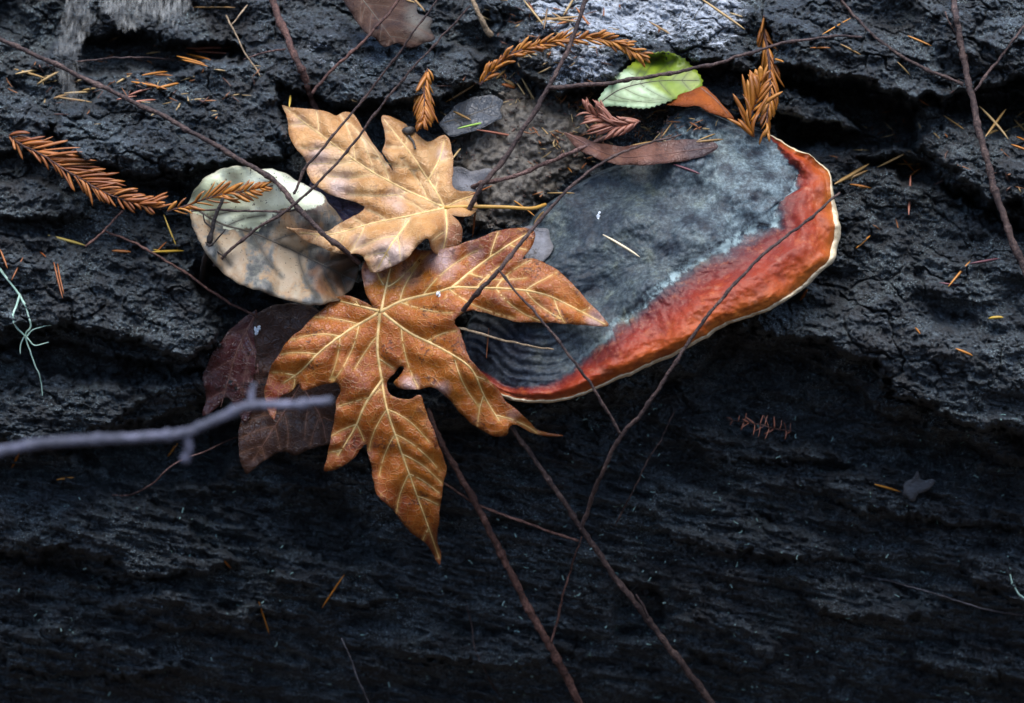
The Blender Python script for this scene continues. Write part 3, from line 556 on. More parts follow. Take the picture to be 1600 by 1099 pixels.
CR = np.full((130, 160), -9.0)                              # uppermost fungus height on a 4 pixel raster
np.maximum.at(CR, (((RY - 150) / 4).astype(int).clip(0, 129), ((RX - 710) / 4).astype(int).clip(0, 159)), top)
for _ in range(4):
    n_ = CR.copy()
    for a_, b_ in ((1, 0), (-1, 0), (0, 1), (0, -1)): n_ = np.maximum(n_, np.where(CR < -5, np.roll(CR, (a_, b_), (0, 1)), -9))
    CR = np.where(CR < -5, n_, CR)
def topw(px, py):
    """whatever lies uppermost there: bark or fungus"""
    px = np.atleast_1d(np.asarray(px, float)); py = np.atleast_1d(np.asarray(py, float))
    s = surf(px, py); ins = np.zeros(px.shape, bool); m = (px > 715) & (px < 1320) & (py > 160) & (py < 640)
    if m.any(): ins[m] = sdf_poly(px[m], py[m], conk_poly) > -2
    cw_ = CR[((py - 150) / 4).astype(int).clip(0, 129), ((px - 710) / 4).astype(int).clip(0, 159)]
    return np.where(ins, np.maximum(s, cw_ + 0.0006), s)

# ------------------------------------------------------------------ leaves
def inside(px, py, poly):
    q = np.asarray(poly, float); 
    if not (q[:, 0].min() < px < q[:, 0].max() and q[:, 1].min() < py < q[:, 1].max()): return False
    return sdf_poly(np.asarray([px], float), np.asarray([py], float), poly)[0] > 0
LEAF_F = {}
def ribbon(path3, radii, sides=6, flat=0.7):
    """tapered vein or stalk along world points"""
    p = np.asarray(path3); n = len(p); t = np.gradient(p, axis=0); t /= np.linalg.norm(t, axis=1)[:, None] + 1e-12
    up = -AFn; a = np.cross(t, up); a /= np.linalg.norm(a, axis=1)[:, None] + 1e-12; b = np.cross(a, t)
    an = np.arange(sides) / sides * 2 * np.pi
    v = p[:, None] + radii[:, None, None] * (np.cos(an)[None, :, None] * a[:, None] + flat * np.sin(an)[None, :, None] * b[:, None])
    f = [(i * sides + k, i * sides + (k + 1) % sides, (i + 1) * sides + (k + 1) % sides, (i + 1) * sides + k) for i in range(n - 1) for k in range(sides)]
    return v.reshape(-1, 3), np.array(f)
def leaf(name, label, poly, cps, mat, veins=(), vein_mat='vein', vr=2.0, curl=0.003, blots=(), grid=5.0, seed=0, rest=True, sec=True, stalk=None, cat='leaf', group=None, serr=0.0, quilt=0.0022, blot_fn=None, sec_gap=30, sec_r=0.38, rag=1.9, sheen_shade_decay_spots=()):
    """blade from an outline in photo pixels; cps give its height over the log's smooth profile"""
    o = catmull(poly + [poly[0]], 4.0)[:-1]
    if serr:
        k = np.arange(len(o)); c0 = o[:, :2].mean(0); o[:, :2] += (o[:, :2] - c0) / np.linalg.norm(o[:, :2] - c0, axis=1)[:, None] * (serr * (k % 2 * 2 - 1))[:, None]
    else:
        k = np.arange(len(o)); nrm = np.stack([np.gradient(o[:, 1]), -np.gradient(o[:, 0])], 1); nrm /= np.linalg.norm(nrm, axis=1)[:, None] + 1e-9
        o[:, :2] += nrm * (perlin(k / 5.0, np.zeros(len(k)), 200 + seed) * rag + perlin(k / 1.7, np.zeros(len(k)), 230 + seed) * rag * 0.35)[:, None]
    # secondary veins, alternate along the main ones
    lines = [catmull(v, 5.0)[:, :2] for v in veins]; second = []
    if sec:
        for L in lines:
            sl = np.concatenate([[0], np.cumsum(np.linalg.norm(np.diff(L, axis=0), axis=1))]); pos = sec_gap * 0.8; side = 1
            while pos < sl[-1] - 12:
                i = int(np.searchsorted(sl, pos)); i = min(i, len(L) - 2); t = L[i + 1] - L[i]; t = t / (np.linalg.norm(t) + 1e-9)
                for sd in ((side,) if random.random() < 0.55 else (1, -1)):
                    a = math.radians(random.uniform(46, 58)) * sd; d = np.array([t[0] * math.cos(a) - t[1] * math.sin(a), t[0] * math.sin(a) + t[1] * math.cos(a)])
                    p = L[i].copy(); path = [p.copy()]
                    for q in range(int(random.uniform(9, 17))):
                        d = d + t * 0.07 + RNG.normal(0, 0.03, 2); d /= np.linalg.norm(d); p = p + d * 7
                        if not inside(p[0], p[1], o) or (q > 1 and any(dist_line(p[0], p[1], M_) < 6 for M_ in lines if M_ is not L)): break
                        path.append(p.copy())
                    if len(path) > 2: second.append(np.array(path))
                side = -side; pos += sec_gap * random.uniform(0.75, 1.25)
    x0, y0 = o[:, :2].min(0); x1, y1 = o[:, :2].max(0)
    gx_, gy_ = np.meshgrid(np.arange(x0, x1, grid), np.arange(y0, y1, grid)); gx_ = gx_ + RNG.uniform(-1.5, 1.5, gx_.shape); gy_ = gy_ + RNG.uniform(-1.5, 1.5, gy_.shape)
    s = sdf_poly(gx_.ravel(), gy_.ravel(), o); keep = s > grid * 0.55
    gp = np.stack([gx_.ravel()[keep], gy_.ravel()[keep]], 1); vp = np.vstack(lines + second) if lines else np.zeros((0, 2))
    if len(vp):                                               # mesh points along the veins, so that the blade creases there
        vp = vp[sdf_poly(vp[:, 0], vp[:, 1], o) > 1.5]; dv = np.full(len(gp), 99.0)
        for L in lines + second: dv = np.minimum(dv, dist_line(gp[:, 0], gp[:, 1], L))
        gp = gp[dv > 2.2]
    pts = np.vstack([o[:, :2], vp, gp])
    res = delaunay_2d_cdt([Vector(p) for p in pts], [], [list(range(len(o)))], 1, 0.3)
    pv = np.array([tuple(v) for v in res[0]]); tf = [f for f in res[2] if len(f) == 3]
    def f(px, py):
        px = np.atleast_1d(np.asarray(px, float)); py = np.atleast_1d(np.asarray(py, float))
        off = idw(px, py, cps, 2.2); w = hb(py) + off + curl * fbm(px / 90 + seed, py / 90, 3, 300 + seed) + 0.0005 * fbm(px / 22 + seed, py / 22, 3, 320 + seed)
        vd = np.full(px.shape, 60.0)
        for L in lines + second: vd = np.minimum(vd, dist_line(px, py, L))
        w = w + quilt * (1 - np.exp(-vd / 7.0) - 0.5)
        if rest: t = topw(px, py) + 0.0015; w = np.where(w < t, t + 0.25 * (w - t) * 0, w)
        return w, vd
    w, vd = f(pv[:, 0], pv[:, 1]); ed = np.maximum(sdf_poly(pv[:, 0], pv[:, 1], o), 0)
    if blot_fn is not None: bl = blot_fn(pv[:, 0], pv[:, 1])
    else:
        bl = np.zeros(len(pv))
        for (bx, by, br, ba) in blots: bl = np.maximum(bl, ba * np.exp(-(((pv[:, 0] - bx) ** 2 + (pv[:, 1] - by) ** 2) / br ** 2)))
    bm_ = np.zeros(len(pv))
    for (bx, by, br, ba) in sheen_shade_decay_spots: bm_ = np.maximum(bm_, ba * np.exp(-(((pv[:, 0] - bx) ** 2 + (pv[:, 1] - by) ** 2) / br ** 2)))  # painted sheen on the maples; decay and painted shade on the oval leaf
    c0 = pv.mean(0); root = empty(name, P(c0[0], c0[1], float(f(c0[0], c0[1])[0][0])))
    me = np_mesh('blade', Pn(pv[:, 0], pv[:, 1], w), np.array(tf)[:, ::-1], True, {'vd': vd / 60, 'edge': np.minimum(ed / 30, 1), 'blot': bl, 'sheen_shade_decay': bm_})
    bo = link('blade', me, M[mat], root); md = bo.modifiers.new('thickness', 'SOLIDIFY'); md.thickness = 0.0004; md.offset = -1
    for i, L in enumerate(lines):
        ww_, _ = f(L[:, 0], L[:, 1]); n = len(L); r = S * vr * (1 - 0.75 * np.arange(n) / n)
        v_, f_ = ribbon(Pn(L[:, 0], L[:, 1], ww_ + 0.0002), r); link('vein', np_mesh('vein', v_, f_), M[vein_mat], bo)
    for L in second:
        ww_, _ = f(L[:, 0], L[:, 1]); n = len(L); r = S * vr * sec_r * (1 - 0.75 * np.arange(n) / n)
        v_, f_ = ribbon(Pn(L[:, 0], L[:, 1], ww_ + 0.0001), r, 5); link('small_vein', np_mesh('small_vein', v_, f_), M[vein_mat], bo)
    if stalk is not None:
        L = catmull(stalk, 5.0); ww_ = np.where(np.arange(len(L)) < 1, f(L[:, 0], L[:, 1])[0], hb(L[:, 1]) + L[:, 2]); n = len(L)
        v_, f_ = ribbon(Pn(L[:, 0], L[:, 1], ww_), np.full(n, S * 3.0), 7, 1.0); link('stalk', np_mesh('stalk', v_, f_), M['stalk'], root)
    tag(root, label, cat, group); LEAF_F[label] = (f, o); return root

# leaf pieces lowest in the pile first
leaf('maroon_leaf', 'dark maroon glossy leaf with pink veins sticking out under the pile, beside the orange leaf',
     [(400,484),(374,502),(348,530),(328,560),(317,592),(322,622),(316,650),(336,640),(354,622),(370,640),(384,660),(398,630),(404,590),(408,550),(412,510)],
     [(398,490,0.006),(330,560,0.006),(320,640,0.006),(400,650,0.002),(440,540,0.008)], 'maroon', [[(400,490),(372,545),(355,600),(345,636)],[(385,520),(400,560),(405,600)]], 'vein_dark', 1.6, 0.004, seed=1)
leaf('dark_brown_leaf', 'dark brown leaf in deep shade hanging below the maroon leaf',
     [(380,640),(372,690),(384,740),(410,722),(440,706),(462,712),(490,700),(520,690),(545,650),(555,590),(540,520),(505,488),(460,474),(420,480),(396,504),(400,560),(392,610)],
     [(380,640,0.002),(384,738,0.012),(490,700,0.018),(540,620,0.014),(450,600,0.008),(440,490,0.008),(520,500,0.016)], 'darkbrown', [[(470,600),(440,650),(395,720)],[(470,600),(500,650),(510,690)]], 'vein_dark', 1.3, 0.004, seed=2)
leaf('purple_leaf', 'small purplish leaf showing between the oval leaf and the tan maple leaf',
     [(485,282),(520,300),(560,318),(575,330),(560,350),(525,370),(490,360),(478,320)], [(485,282,0.026),(575,330,0.028),(520,370,0.030)], 'purple', [[(485,290),(530,330),(560,345)]], 'vein_dark', 1.2, 0.002, seed=3)
MINT = [(285,300),(300,330),(330,346),(370,357),(402,362),(420,346),(440,331),(470,327),(498,320),(512,304),(480,270),(420,245),(330,250),(290,280)]
def oval_blot(px, py): return np.clip(0.5 + sdf_poly(px, py, MINT) / 26, 0, 1)
leaf('oval_leaf', 'oval leaf, mint cream on one half and mottled grey and tan on the other',
     [(293,318),(304,296),(324,276),(350,263),(375,259),(400,264),(425,265),(448,272),(470,285),(492,298),(508,308),(524,330),(540,352),(552,385),(560,410),(556,440),(538,462),(512,474),(482,478),(455,470),(430,464),(405,455),(378,446),(356,432),(338,416),(322,396),(308,370),(298,345)],
     [(293,318,0.020),(330,280,0.048),(375,259,0.056),(440,270,0.056),(510,312,0.050),(330,400,0.058),(400,452,0.064),(480,476,0.062),(556,420,0.040),(345,350,0.032),(400,368,0.034),(470,398,0.036),(540,435,0.036),(308,370,0.044)], 'oval', [[(299,322),(345,350),(400,366),(480,402),(556,440)]], 'vein_brown', 2.2, 0.007, sec=True, sec_gap=34, sec_r=0.3, blot_fn=oval_blot, seed=4, rag=2.6, sheen_shade_decay_spots=[(545,425,62,1.0),(490,345,40,0.5)])
leaf('decayed_leaf', 'small blue grey decayed leaf lying behind the tan maple leaf, its veins dark',
     [(686,194),(700,178),(716,162),(736,153),(756,150),(772,150),(786,158),(781,172),(784,184),(766,194),(744,204),(722,210),(700,212)], [(700,175,0.014),(776,162,0.018),(740,204,0.026)], 'greyleaf', [[(694,192),(735,180),(776,164)]], 'vein_brown', 1.2, 0.004, seed=5, rag=2.0, sec_gap=14)
leaf('grey_leaf_scrap', 'pale grey leaf scrap by the stalk of the tan maple leaf',
     [(698,260),(722,262),(735,268),(755,263),(770,266),(764,276),(766,288),(748,296),(738,304),(716,302),(702,306)], [(700,262,0.020),(768,270,0.020),(720,304,0.024)], 'paleleaf', [], 'vein', 1, 0.009, seed=6, sec=False, rag=2.5)
leaf('grey_leaf_scrap', 'pale grey leaf scrap between the orange maple leaf and the fungus top',
     [(806,362),(828,352),(840,356),(856,360),(860,374),(866,384),(858,398),(850,408),(834,410),(820,404)], [(812,360,0.030),(864,384,0.034),(836,412,0.036)], 'paleleaf', [], 'vein', 1, 0.009, seed=7, sec=False, rag=2.5)
leaf('curled_leaf', 'brown curled leaf on the bark at the top of the log, half bleached grey',
     [(530,-20),(540,8),(556,30),(566,48),(586,60),(600,72),(622,68),(640,76),(662,68),(680,60),(672,44),(676,30),(654,20),(650,4),(632,-6),(636,-24),(580,-30)], [(536,-14,0.028),(600,66,0.050),(676,46,0.046),(630,-16,0.034),(610,20,0.040),(585,50,0.056),(655,60,0.058),(560,10,0.050)], 'topleaf', [[(556,-14),(590,30),(616,66)]], 'vein_brown', 1.2, 0.005, blots=[(660,30,34,0.9)], seed=8, rest=True, rag=3.0, sec_gap=16)
leaf('rust_leaf', 'rust orange leaf tucked behind the green leaf on the fungus',
     [(1040,164),(1058,150),(1080,142),(1098,135),(1112,145),(1126,160),(1138,175),(1147,187),(1128,182),(1108,176),(1088,166),(1066,166)], [(1050,150,0.040),(1096,134,0.040),(1142,184,0.046),(1060,170,0.050)], 'rust', [[(1096,138),(1120,158),(1138,180)]], 'vein_dark', 1.0, 0.003, seed=9, sec=False)
leaf('narrow_leaf', 'narrow brown boat shaped leaf lying across the back of the fungus',
     [(880,206),(900,212),(930,222),(962,228),(1000,226),(1040,220),(1080,218),(1112,222),(1122,230),(1110,240),(1085,248),(1050,254),(1010,258),(975,258),(945,252),(915,240),(895,226)],
     [(880,206,0.036),(960,228,0.034),(1040,222,0.040),(1122,230,0.046),(1010,258,0.058),(930,246,0.054)], 'brownlong', [[(884,208),(960,244),(1040,240),(1116,230)]], 'vein_dark', 1.1, 0.002, sec=False, blots=[(1100,228,50,0.9)], seed=10, quilt=0.0)
def green_blot(px, py): return np.clip((py - (82 + (px - 932) * 0.36)) / 36 * 0.9 - (px - 1010) / 120, 0, 1)
leaf('green_leaf', 'toothed yellow green leaf standing on edge behind the fungus',
     [(931,168),(938,150),(952,132),(972,112),(998,92),(1020,83),(1044,82),(1066,90),(1082,104),(1094,118),(1098,130),(1090,140),(1070,148),(1052,156),(1030,164),(1005,170),(965,166)],
     [(931,168,0.042),(1020,83,0.024),(1098,130,0.036),(1005,168,0.052),(1000,130,0.046)], 'green', [[(933,164),(965,142),(1000,131),(1040,126),(1092,126)]], 'vein_brown', 0.9, 0.002, serr=1.2, blot_fn=green_blot, seed=11, sec_gap=16, quilt=0.0008, sec_r=0.3)

ORANGE = [(583,480),(569,473),(556,466),(538,462),(518,466),(511,478),(493,492),(473,513),(452,530),(435,554),(424,575),(416,596),(413,617),(418,640),(428,656),(432,640),(437,622),(455,612),(466,600),(474,610),(497,604),(514,599),(526,597),(531,611),
 (526,624),(524,645),(519,676),(511,714),(507,737),(531,731),(552,717),(562,704),(572,694),(576,712),(580,731),(585,759),(594,780),(614,797),(635,825),(659,845),(676,863),(682,878),(688,884),(688,866),(683,842),(687,807),(689,780),(695,749),(697,728),(690,707),(680,680),(666,643),(657,618),
 (640,624),(620,622),(607,612),(604,598),(612,588),(626,572),(632,576),(622,590),(614,598),(624,606),(648,609),(673,606),(690,613),(704,627),(721,648),(746,668),(766,680),(791,681),(797,667),(808,664),(832,677),(858,682),(880,681),(858,676),(839,672),(829,661),(811,644),(791,627),(777,608),(759,589),(740,568),(728,547),(720,520),(711,506),(714,496),(732,485),
 (763,490),(791,499),(815,504),(849,504),(884,506),(918,509),(950,509),(929,482),(908,459),(891,440),(874,425),(853,411),(829,404),(817,405),(824,396),(832,381),(837,364),(825,357),(801,357),(773,362),(746,373),(723,380),(700,388),(670,392),(640,388),(600,395),(572,405),(566,430),(569,451),(578,472)]
O_CP = [(595,487,0.055),(518,466,0.048),(416,610,0.046),(470,560,0.056),(510,730,0.058),(590,600,0.060),(690,720,0.066),(640,780,0.062),(688,880,0.052),(650,640,0.068),(780,670,0.074),(870,680,0.060),(740,580,0.088),(720,500,0.078),(948,508,0.094),(850,460,0.076),(830,370,0.056),(740,400,0.058),(640,400,0.042),(570,430,0.044),(760,450,0.074),(700,440,0.072)]
leaf('maple_leaf', 'orange brown lobed maple leaf, pointed tip hanging down, draped onto the fungus', ORANGE, O_CP, 'orange',
     [[(595,487),(630,470),(680,458),(706,450),(740,450),(800,452),(850,460),(890,478),(945,507)],[(706,450),(745,418),(790,386),(826,364)],[(596,486),(602,455),(610,420)],[(593,486),(560,478),(522,468)],[(592,489),(540,520),(500,550),(470,580),(444,598)],
      [(594,490),(590,540),(595,585),(605,640),(625,700),(650,770),(670,825),(686,872)],[(598,592),(572,630),(555,668),(528,712)],[(599,490),(640,520),(690,545),(735,575),(758,622),(780,658)]],
     'vein', 2.8, 0.006, blots=[(430,620,28,0.9),(560,690,40,0.6),(610,650,36,0.5),(620,790,40,0.7),(690,610,40,0.3),(780,380,60,0.7),(850,440,40,0.4),(540,720,30,0.5),(680,850,30,0.8)], seed=12, rest=True, cat='maple leaf', quilt=0.0030, sec_gap=40, sheen_shade_decay_spots=[(690,405,36,0.9),(640,430,26,0.7),(575,430,16,0.9),(740,395,24,0.6),(930,500,24,0.8),(640,600,18,0.9),(690,610,18,0.7),(800,650,16,0.7),(745,660,18,0.4)])
TAN = [(441,165),(457,168),(479,170),(501,172),(518,178),(526,181),(536,176),(548,176),(556,183),(565,198),(577,216),(590,235),(602,251),(614,268),(607,252),(598,236),(601,226),(602,216),(600,199),(596,181),(608,181),(624,189),(634,194),(646,204),(663,220),(673,221),(686,214),(695,211),(700,215),(704,226),(708,248),(708,268),(706,288),(713,296),(725,299),(737,299),(745,303),(741,312),(747,322),(740,334),(731,339),(718,338),(706,336),
 (716,345),(723,360),(721,377),(708,393),(688,399),(676,391),(668,373),(656,381),(635,404),(607,419),(583,427),(575,418),(568,402),(555,396),(541,397),(520,394),(500,385),(478,376),(456,362),(446,354),(462,358),(489,360),(508,363),(528,351),(548,340),(563,332),(571,324),(560,318),(541,312),(516,304),(499,294),(486,283),(480,268),(480,256),(474,246),(462,231),(453,216),(451,197),(446,179)]
T_CP = [(441,165,0.036),(550,178,0.040),(480,260,0.040),(540,300,0.044),(600,184,0.040),(700,215,0.036),(640,270,0.046),(745,310,0.040),(695,325,0.050),(580,340,0.052),(450,356,0.066),(520,385,0.062),(580,425,0.062),(640,398,0.072),(668,372,0.080),(700,390,0.062),(722,360,0.058),(600,380,0.068)]
leaf('maple_leaf', 'pale tan lobed maple leaf with a yellow stalk, overlapping the orange one', TAN, T_CP, 'tan',
     [[(695,325),(640,300),(580,268),(520,225),(460,180),(444,168)],[(695,325),(680,298),(650,252),(622,215),(600,187)],[(695,326),(640,338),(580,350),(520,366),(470,364)],[(696,328),(698,360),(692,392)],[(696,324),(716,314),(740,306)],[(668,284),(686,250),(694,220)],[(640,345),(610,385),(590,420)]],
     'vein', 2.6, 0.006, blots=[(710,370,26,1.0),(690,345,20,0.5),(480,368,26,0.5),(590,235,16,0.2)], seed=13, rest=True, cat='maple leaf', stalk=[(695,325,0.051),(740,323,0.050),(790,324,0.046),(830,326,0.040),(852,320,0.030)], quilt=0.0042, sec_gap=36, sheen_shade_decay_spots=[(500,250,34,0.8),(530,290,30,0.8),(470,190,22,0.5),(690,240,16,0.7),(610,400,40,0.9),(560,380,20,0.6),(620,310,30,0.6),(690,390,14,0.5)])

# ------------------------------------------------------------------ twigs
def tube(pts, r0, r1, step=3.5, sides=8, seed=0, knots=True, rough=0.12, tip=True, over=True, thin=0.82):
    """pts: (px, py, height over the smooth profile, or None = on the surface)"""
    q = []
    for p in pts:
        px, py, h = p; w = (float(topw(px, py)[0]) + 0.0005) if h is None else float(hb(py)) + h
        q.append((px, py, w))
    L = catmull(q, step); n = len(L)
    t = np.arange(n) / (n - 1); r = (r0 + (r1 - r0) * t)
    if over:
        fl_ = surf(L[:, 0], L[:, 1]) + 0.6 * r * S; w_ = np.maximum(L[:, 2], fl_); kk = np.ones(11) / 11
        for _ in range(2): w_ = np.maximum(np.convolve(np.pad(w_, 5, 'edge'), kk, 'valid'), fl_ - 0.8 * r * S)
        L[:, 2] = w_
    s0 = seed * 7.31
    r = r * (1 + rough * perlin(np.arange(n) * step / 14 + s0, np.zeros(n), 400) * 2)
    if knots:
        acc = np.zeros(n)
        for kk in np.arange(random.uniform(30, 70), n * step, random.uniform(60, 110)): acc += np.exp(-((np.arange(n) * step - kk) / 5.0) ** 2)
        r = r * (1 + 0.35 * acc)
    r = r * thin; kk_ = np.arange(n) * step
    L[:, 0] += perlin(kk_ / 45 + s0, np.ones(n), 401) * 2.6 + perlin(kk_ / 13 + s0, np.ones(n), 403) * 1.1; L[:, 1] += perlin(kk_ / 45 + s0, np.ones(n) * 5, 402) * 2.0 + perlin(kk_ / 13 + s0, np.ones(n) * 5, 404) * 0.9
    pw = Pn(L[:, 0], L[:, 1], L[:, 2]); v, f = ribbon(pw, r * S, sides, 1.0)
    vj = v.reshape(n, sides, 3); ax_ = pw[:, None]; k = 1 + rough * RNG.normal(0, 0.5, (n, sides, 1)); v = (ax_ + (vj - ax_) * k).reshape(-1, 3)
    e0 = pw[0] - (pw[1] - pw[0]) * 0.4; e1 = pw[-1] + (pw[-1] - pw[-2]) * 0.5; v = np.vstack([v, e0, e1]); m = len(v)
    tri = [(m - 2, (k + 1) % sides, k, k) for k in range(sides)] + [(m - 1, (n - 1) * sides + k, (n - 1) * sides + (k + 1) % sides, (n - 1) * sides + (k + 1) % sides) for k in range(sides)]
    me = bpy.data.meshes.new('twig'); fs = [tuple(x) for x in f] + [x[:3] for x in tri]
    me.from_pydata([tuple(x) for x in v], [], fs); me.polygons.foreach_set('use_smooth', np.ones(len(fs), bool)); me.update()
    return me, pw, L
TW = 0
def twig(label, mat, pts, r0, r1, branches=(), name='twig', cat='twig', **kw):
    global TW; TW += 1
    me, pw, _ = tube(pts, r0, r1, seed=TW, **kw)
    if branches:
        root = empty(name, Vector(pw[-1])); link('stem', me, M[mat], root)
        for (bp, a, b) in branches:
            TW += 1; m2, _, _ = tube(bp, a, b, seed=TW, **kw); link('side_shoot', m2, M[mat], root)
    else: root = link(name, me, M[mat])
    tag(root, label, cat); return root
twig('long brown twig crossing the oval leaf to the maple leaves, thin shoots forking off it', 'twig',
     [(-160,-20,0.03),(0,60,0.045),(95,105,0.045),(250,180,0.045),(350,235,0.055),(430,284,0.062),(462,322,0.066),(505,365,0.070),(540,392,0.064),(562,412,0.045)], 4.0, 4.8,
     [([(459,302,0.064),(480,262,0.072),(520,212,0.080),(573,149,0.090),(640,60,0.12),(690,-10,0.14)], 2.6, 1.6),
      ([(334,416,0.050),(352,398,0.056),(400,358,0.062),(463,318,0.068),(539,240,0.080),(594,168,0.094),(660,90,0.115),(735,10,0.14)], 3.0, 1.6),
      ([(300,330,0.05),(340,328,0.054),(400,331,0.058),(440,330,0.062),(466,326,0.066)], 1.8, 2.2)])
twig('thick reddish brown twig leaning onto the tip of the tan maple leaf', 'twig_red', [(405,-90,0.05),(425,0,0.046),(452,65,0.044),(474,118,0.042),(491,166,None),(497,178,0.02)], 7.5, 6.0,
     [([(640,-30,0.07),(615,12,0.062),(560,72,0.056),(520,108,0.05),(488,146,0.044)], 2.4, 3.0)])
twig('grey brown twig slanting down to the tan leaf stalk, with one long side shoot', 'twig',
     [(930,-60,0.11),(914,0,0.10),(894,62,0.09),(856,138,0.078),(802,228,0.066),(746,302,0.058),(728,332,0.048),(716,350,0.030)], 3.6, 4.8,
     [([(857,138,0.078),(905,134,0.080),(960,128,0.084),(1040,116,0.09),(1110,102,0.094),(1160,86,0.096),(1225,68,0.088),(1290,58,0.075),(1345,58,0.06)], 4.0, 2.2)])
twig('scaly pinkish brown twig lying in the litter behind the fungus', 'twig_pink', [(722,300,None),(752,288,0.034),(800,276,0.036),(832,265,0.036),(880,244,0.042),(930,222,0.05),(954,210,None)], 4.2, 3.4, rough=0.25, step=4)
twig('thin forked purplish twig crossing the red band of the fungus', 'twig',
     [(1312,302,0.066),(1260,346,0.09),(1200,392,0.104),(1140,452,0.112),(1095,508,0.114),(1060,560,0.112),(1010,636,0.106),(970,682,0.10),(938,744,0.088),(908,828,0.062)], 2.4, 4.0,
     [([(970,678,0.10),(930,612,0.108),(890,556,0.112),(850,506,0.11),(812,462,0.106),(779,422,0.10)], 2.8, 2.0)])
twig('dark thin twig reaching from behind the orange leaf over the grey fungus top', 'twig', [(1064,212,0.075),(1020,222,0.082),(960,244,0.086),(905,280,0.088),(860,326,0.09),(820,372,0.094),(778,424,0.10),(745,460,0.096),(716,492,0.07)], 1.6, 4.4)
twig('stout bare stem running down from the orange leaf, with one side shoot', 'twig_red', [(668,640,0.012),(685,682,0.030),(712,732,0.032),(745,790,0.030),(790,880,0.028),(832,962,0.034),(862,1014,0.042),(905,1099,0.065),(960,1200,0.12)], 5.0, 9.0,
     [([(690,752,0.012),(742,786,0.028),(790,806,0.028),(840,824,0.030),(905,846,0.034)], 2.4, 2.6), ([(862,1004,0.04),(880,930,0.03),(908,840,0.034)], 2.6, 1.4)])
twig('slender olive brown stem slanting from the orange leaf lobe to the ground', 'twig', [(790,652,0.040),(806,678,0.046),(852,742,0.044),(906,822,0.040),(960,900,0.044),(1012,968,0.054),(1060,1030,0.068),(1112,1099,0.09),(1190,1200,0.14)], 4.2, 7.0,
     [([(1012,966,0.056),(1004,945,0.055),(994,930,0.054)], 3.0, 2.0)])
twig('very thin beaded twig hanging on the dark bark beside the forked purplish twig', 'twig', [(1054,642,0.0),(1030,690,0.0),(1005,735,0.0),(985,775,0.0),(962,822,None)], 1.4, 1.6, rough=0.5, knots=False)
twig('long purplish brown stem passing in front of the bark beyond the fungus rim', 'twig', [(1484,-90,0.07),(1490,0,0.062),(1508,100,0.058),(1524,180,0.056),(1545,262,0.054),(1565,330,0.05),(1600,418,0.048),(1660,540,0.05),(1750,760,0.05)], 6.0, 7.4,
     [([(1296,-20,0.05),(1340,30,0.05),(1372,62,0.052),(1430,100,0.054),(1504,132,0.058)], 2.6, 3.4), ([(1640,-20,0.075),(1600,42,0.07),(1560,92,0.064),(1524,142,0.058)], 2.2, 2.8), ([(1476,18,0.062),(1484,36,0.062),(1498,58,0.06)], 1.8, 2.2)])
twig('pale thin twig lying on the lower bark, running out past the log ledge', 'twig_grey', [(1345,900,None),(1380,906,None),(1425,918,0.006),(1480,934,0.006),(1540,952,0.004),(1605,963,None),(1680,970,None)], 1.2, 2.4, knots=False)
twig('lilac grey lichened branch standing well out from the log with two stubby spurs', 'twig_lilac', [(-420,800,0.620),(-160,742,0.610),(0,706,0.600),(60,694,0.600),(140,688,0.595),(220,684,0.590),(290,676,0.585),(340,654,0.580),(392,634,0.575),(450,634,0.570),(520,626,0.560)], 9.0, 6.0,
     [([(290,676,0.585),(294,700,0.585),(286,722,0.585)], 7.0, 5.5), ([(392,632,0.575),(394,612,0.572),(398,600,0.570)], 5.5, 2.5)], rough=0.05, name='branch', cat='branch')
twig('thin rusty twig leading from the bark to the underside of the oval leaf', 'twig_red', [(160,360,None),(205,378,0.034),(250,402,0.034),(300,434,0.032),(350,468,0.026),(404,496,0.016)], 2.2, 2.4, [([(190,330,0.03),(165,358,0.034),(135,386,0.032)], 2.2, 2.0)])
twig('curved purplish rootlet on the lower bark below the lilac branch', 'twig_pink', [(176,774,None),(205,774,None),(236,756,0.01),(270,728,0.014),(320,704,0.014),(372,684,None)], 1.8, 1.6, knots=False)
twig('straw coloured forked twig by the thick reddish twig', 'twig_pale', [(354,24,0.03),(364,44,0.034),(380,78,0.034),(408,120,None)], 1.8, 1.6, [([(385,8,0.034),(374,24,0.034),(363,40,0.034)], 1.8, 1.6)], knots=False)
twig('thin purplish twig between the straw forked twig and the thick reddish twig', 'twig_pink', [(381,93,None),(410,84,0.036),(446,76,0.04)], 1.6, 1.8, knots=False)
twig('thin dark twig lying across the hollow under the cobweb', 'twig', [(118,96,0.012),(170,92,0.012),(220,90,0.01),(274,94,None)], 1.8, 1.6, knots=False)
twig('pale stem with a brown cupped end beside the white crusted bark', 'twig_pale', [(728,-30,0.05),(740,4,0.046),(752,30,0.042),(762,48,0.038),(770,56,None)], 3.0, 6.0, knots=False)
twig('black upright stem stub in front of the oval leaf with short thorny shoots', 'twig_black', [(348,310,0.064),(338,338,0.060),(328,372,0.056),(320,405,0.050),(313,438,None)], 3.2, 5.5,
     [([(333,358,0.058),(322,348,0.06),(318,336,0.06)], 2.0, 1.2), ([(326,386,0.056),(340,372,0.06),(352,360,0.062)], 2.2, 1.2), ([(322,380,0.056),(338,392,0.058),(352,402,0.06)], 1.4, 1.0)])
twig('bare pale thin stem tip in front of the lower bark', 'twig_grey', [(534,998,0.02),(548,1030,0.03),(562,1066,0.045),(580,1110,0.065),(610,1190,0.11)], 1.4, 3.0, knots=False)
twig('hair thin lichened rootlet hanging under the orange leaf tip', 'twig', [(728,940,None),(736,975,None),(744,1020,None),(770,1070,None),(790,1099,None)], 1.2, 1.4, knots=False, rough=0.4)
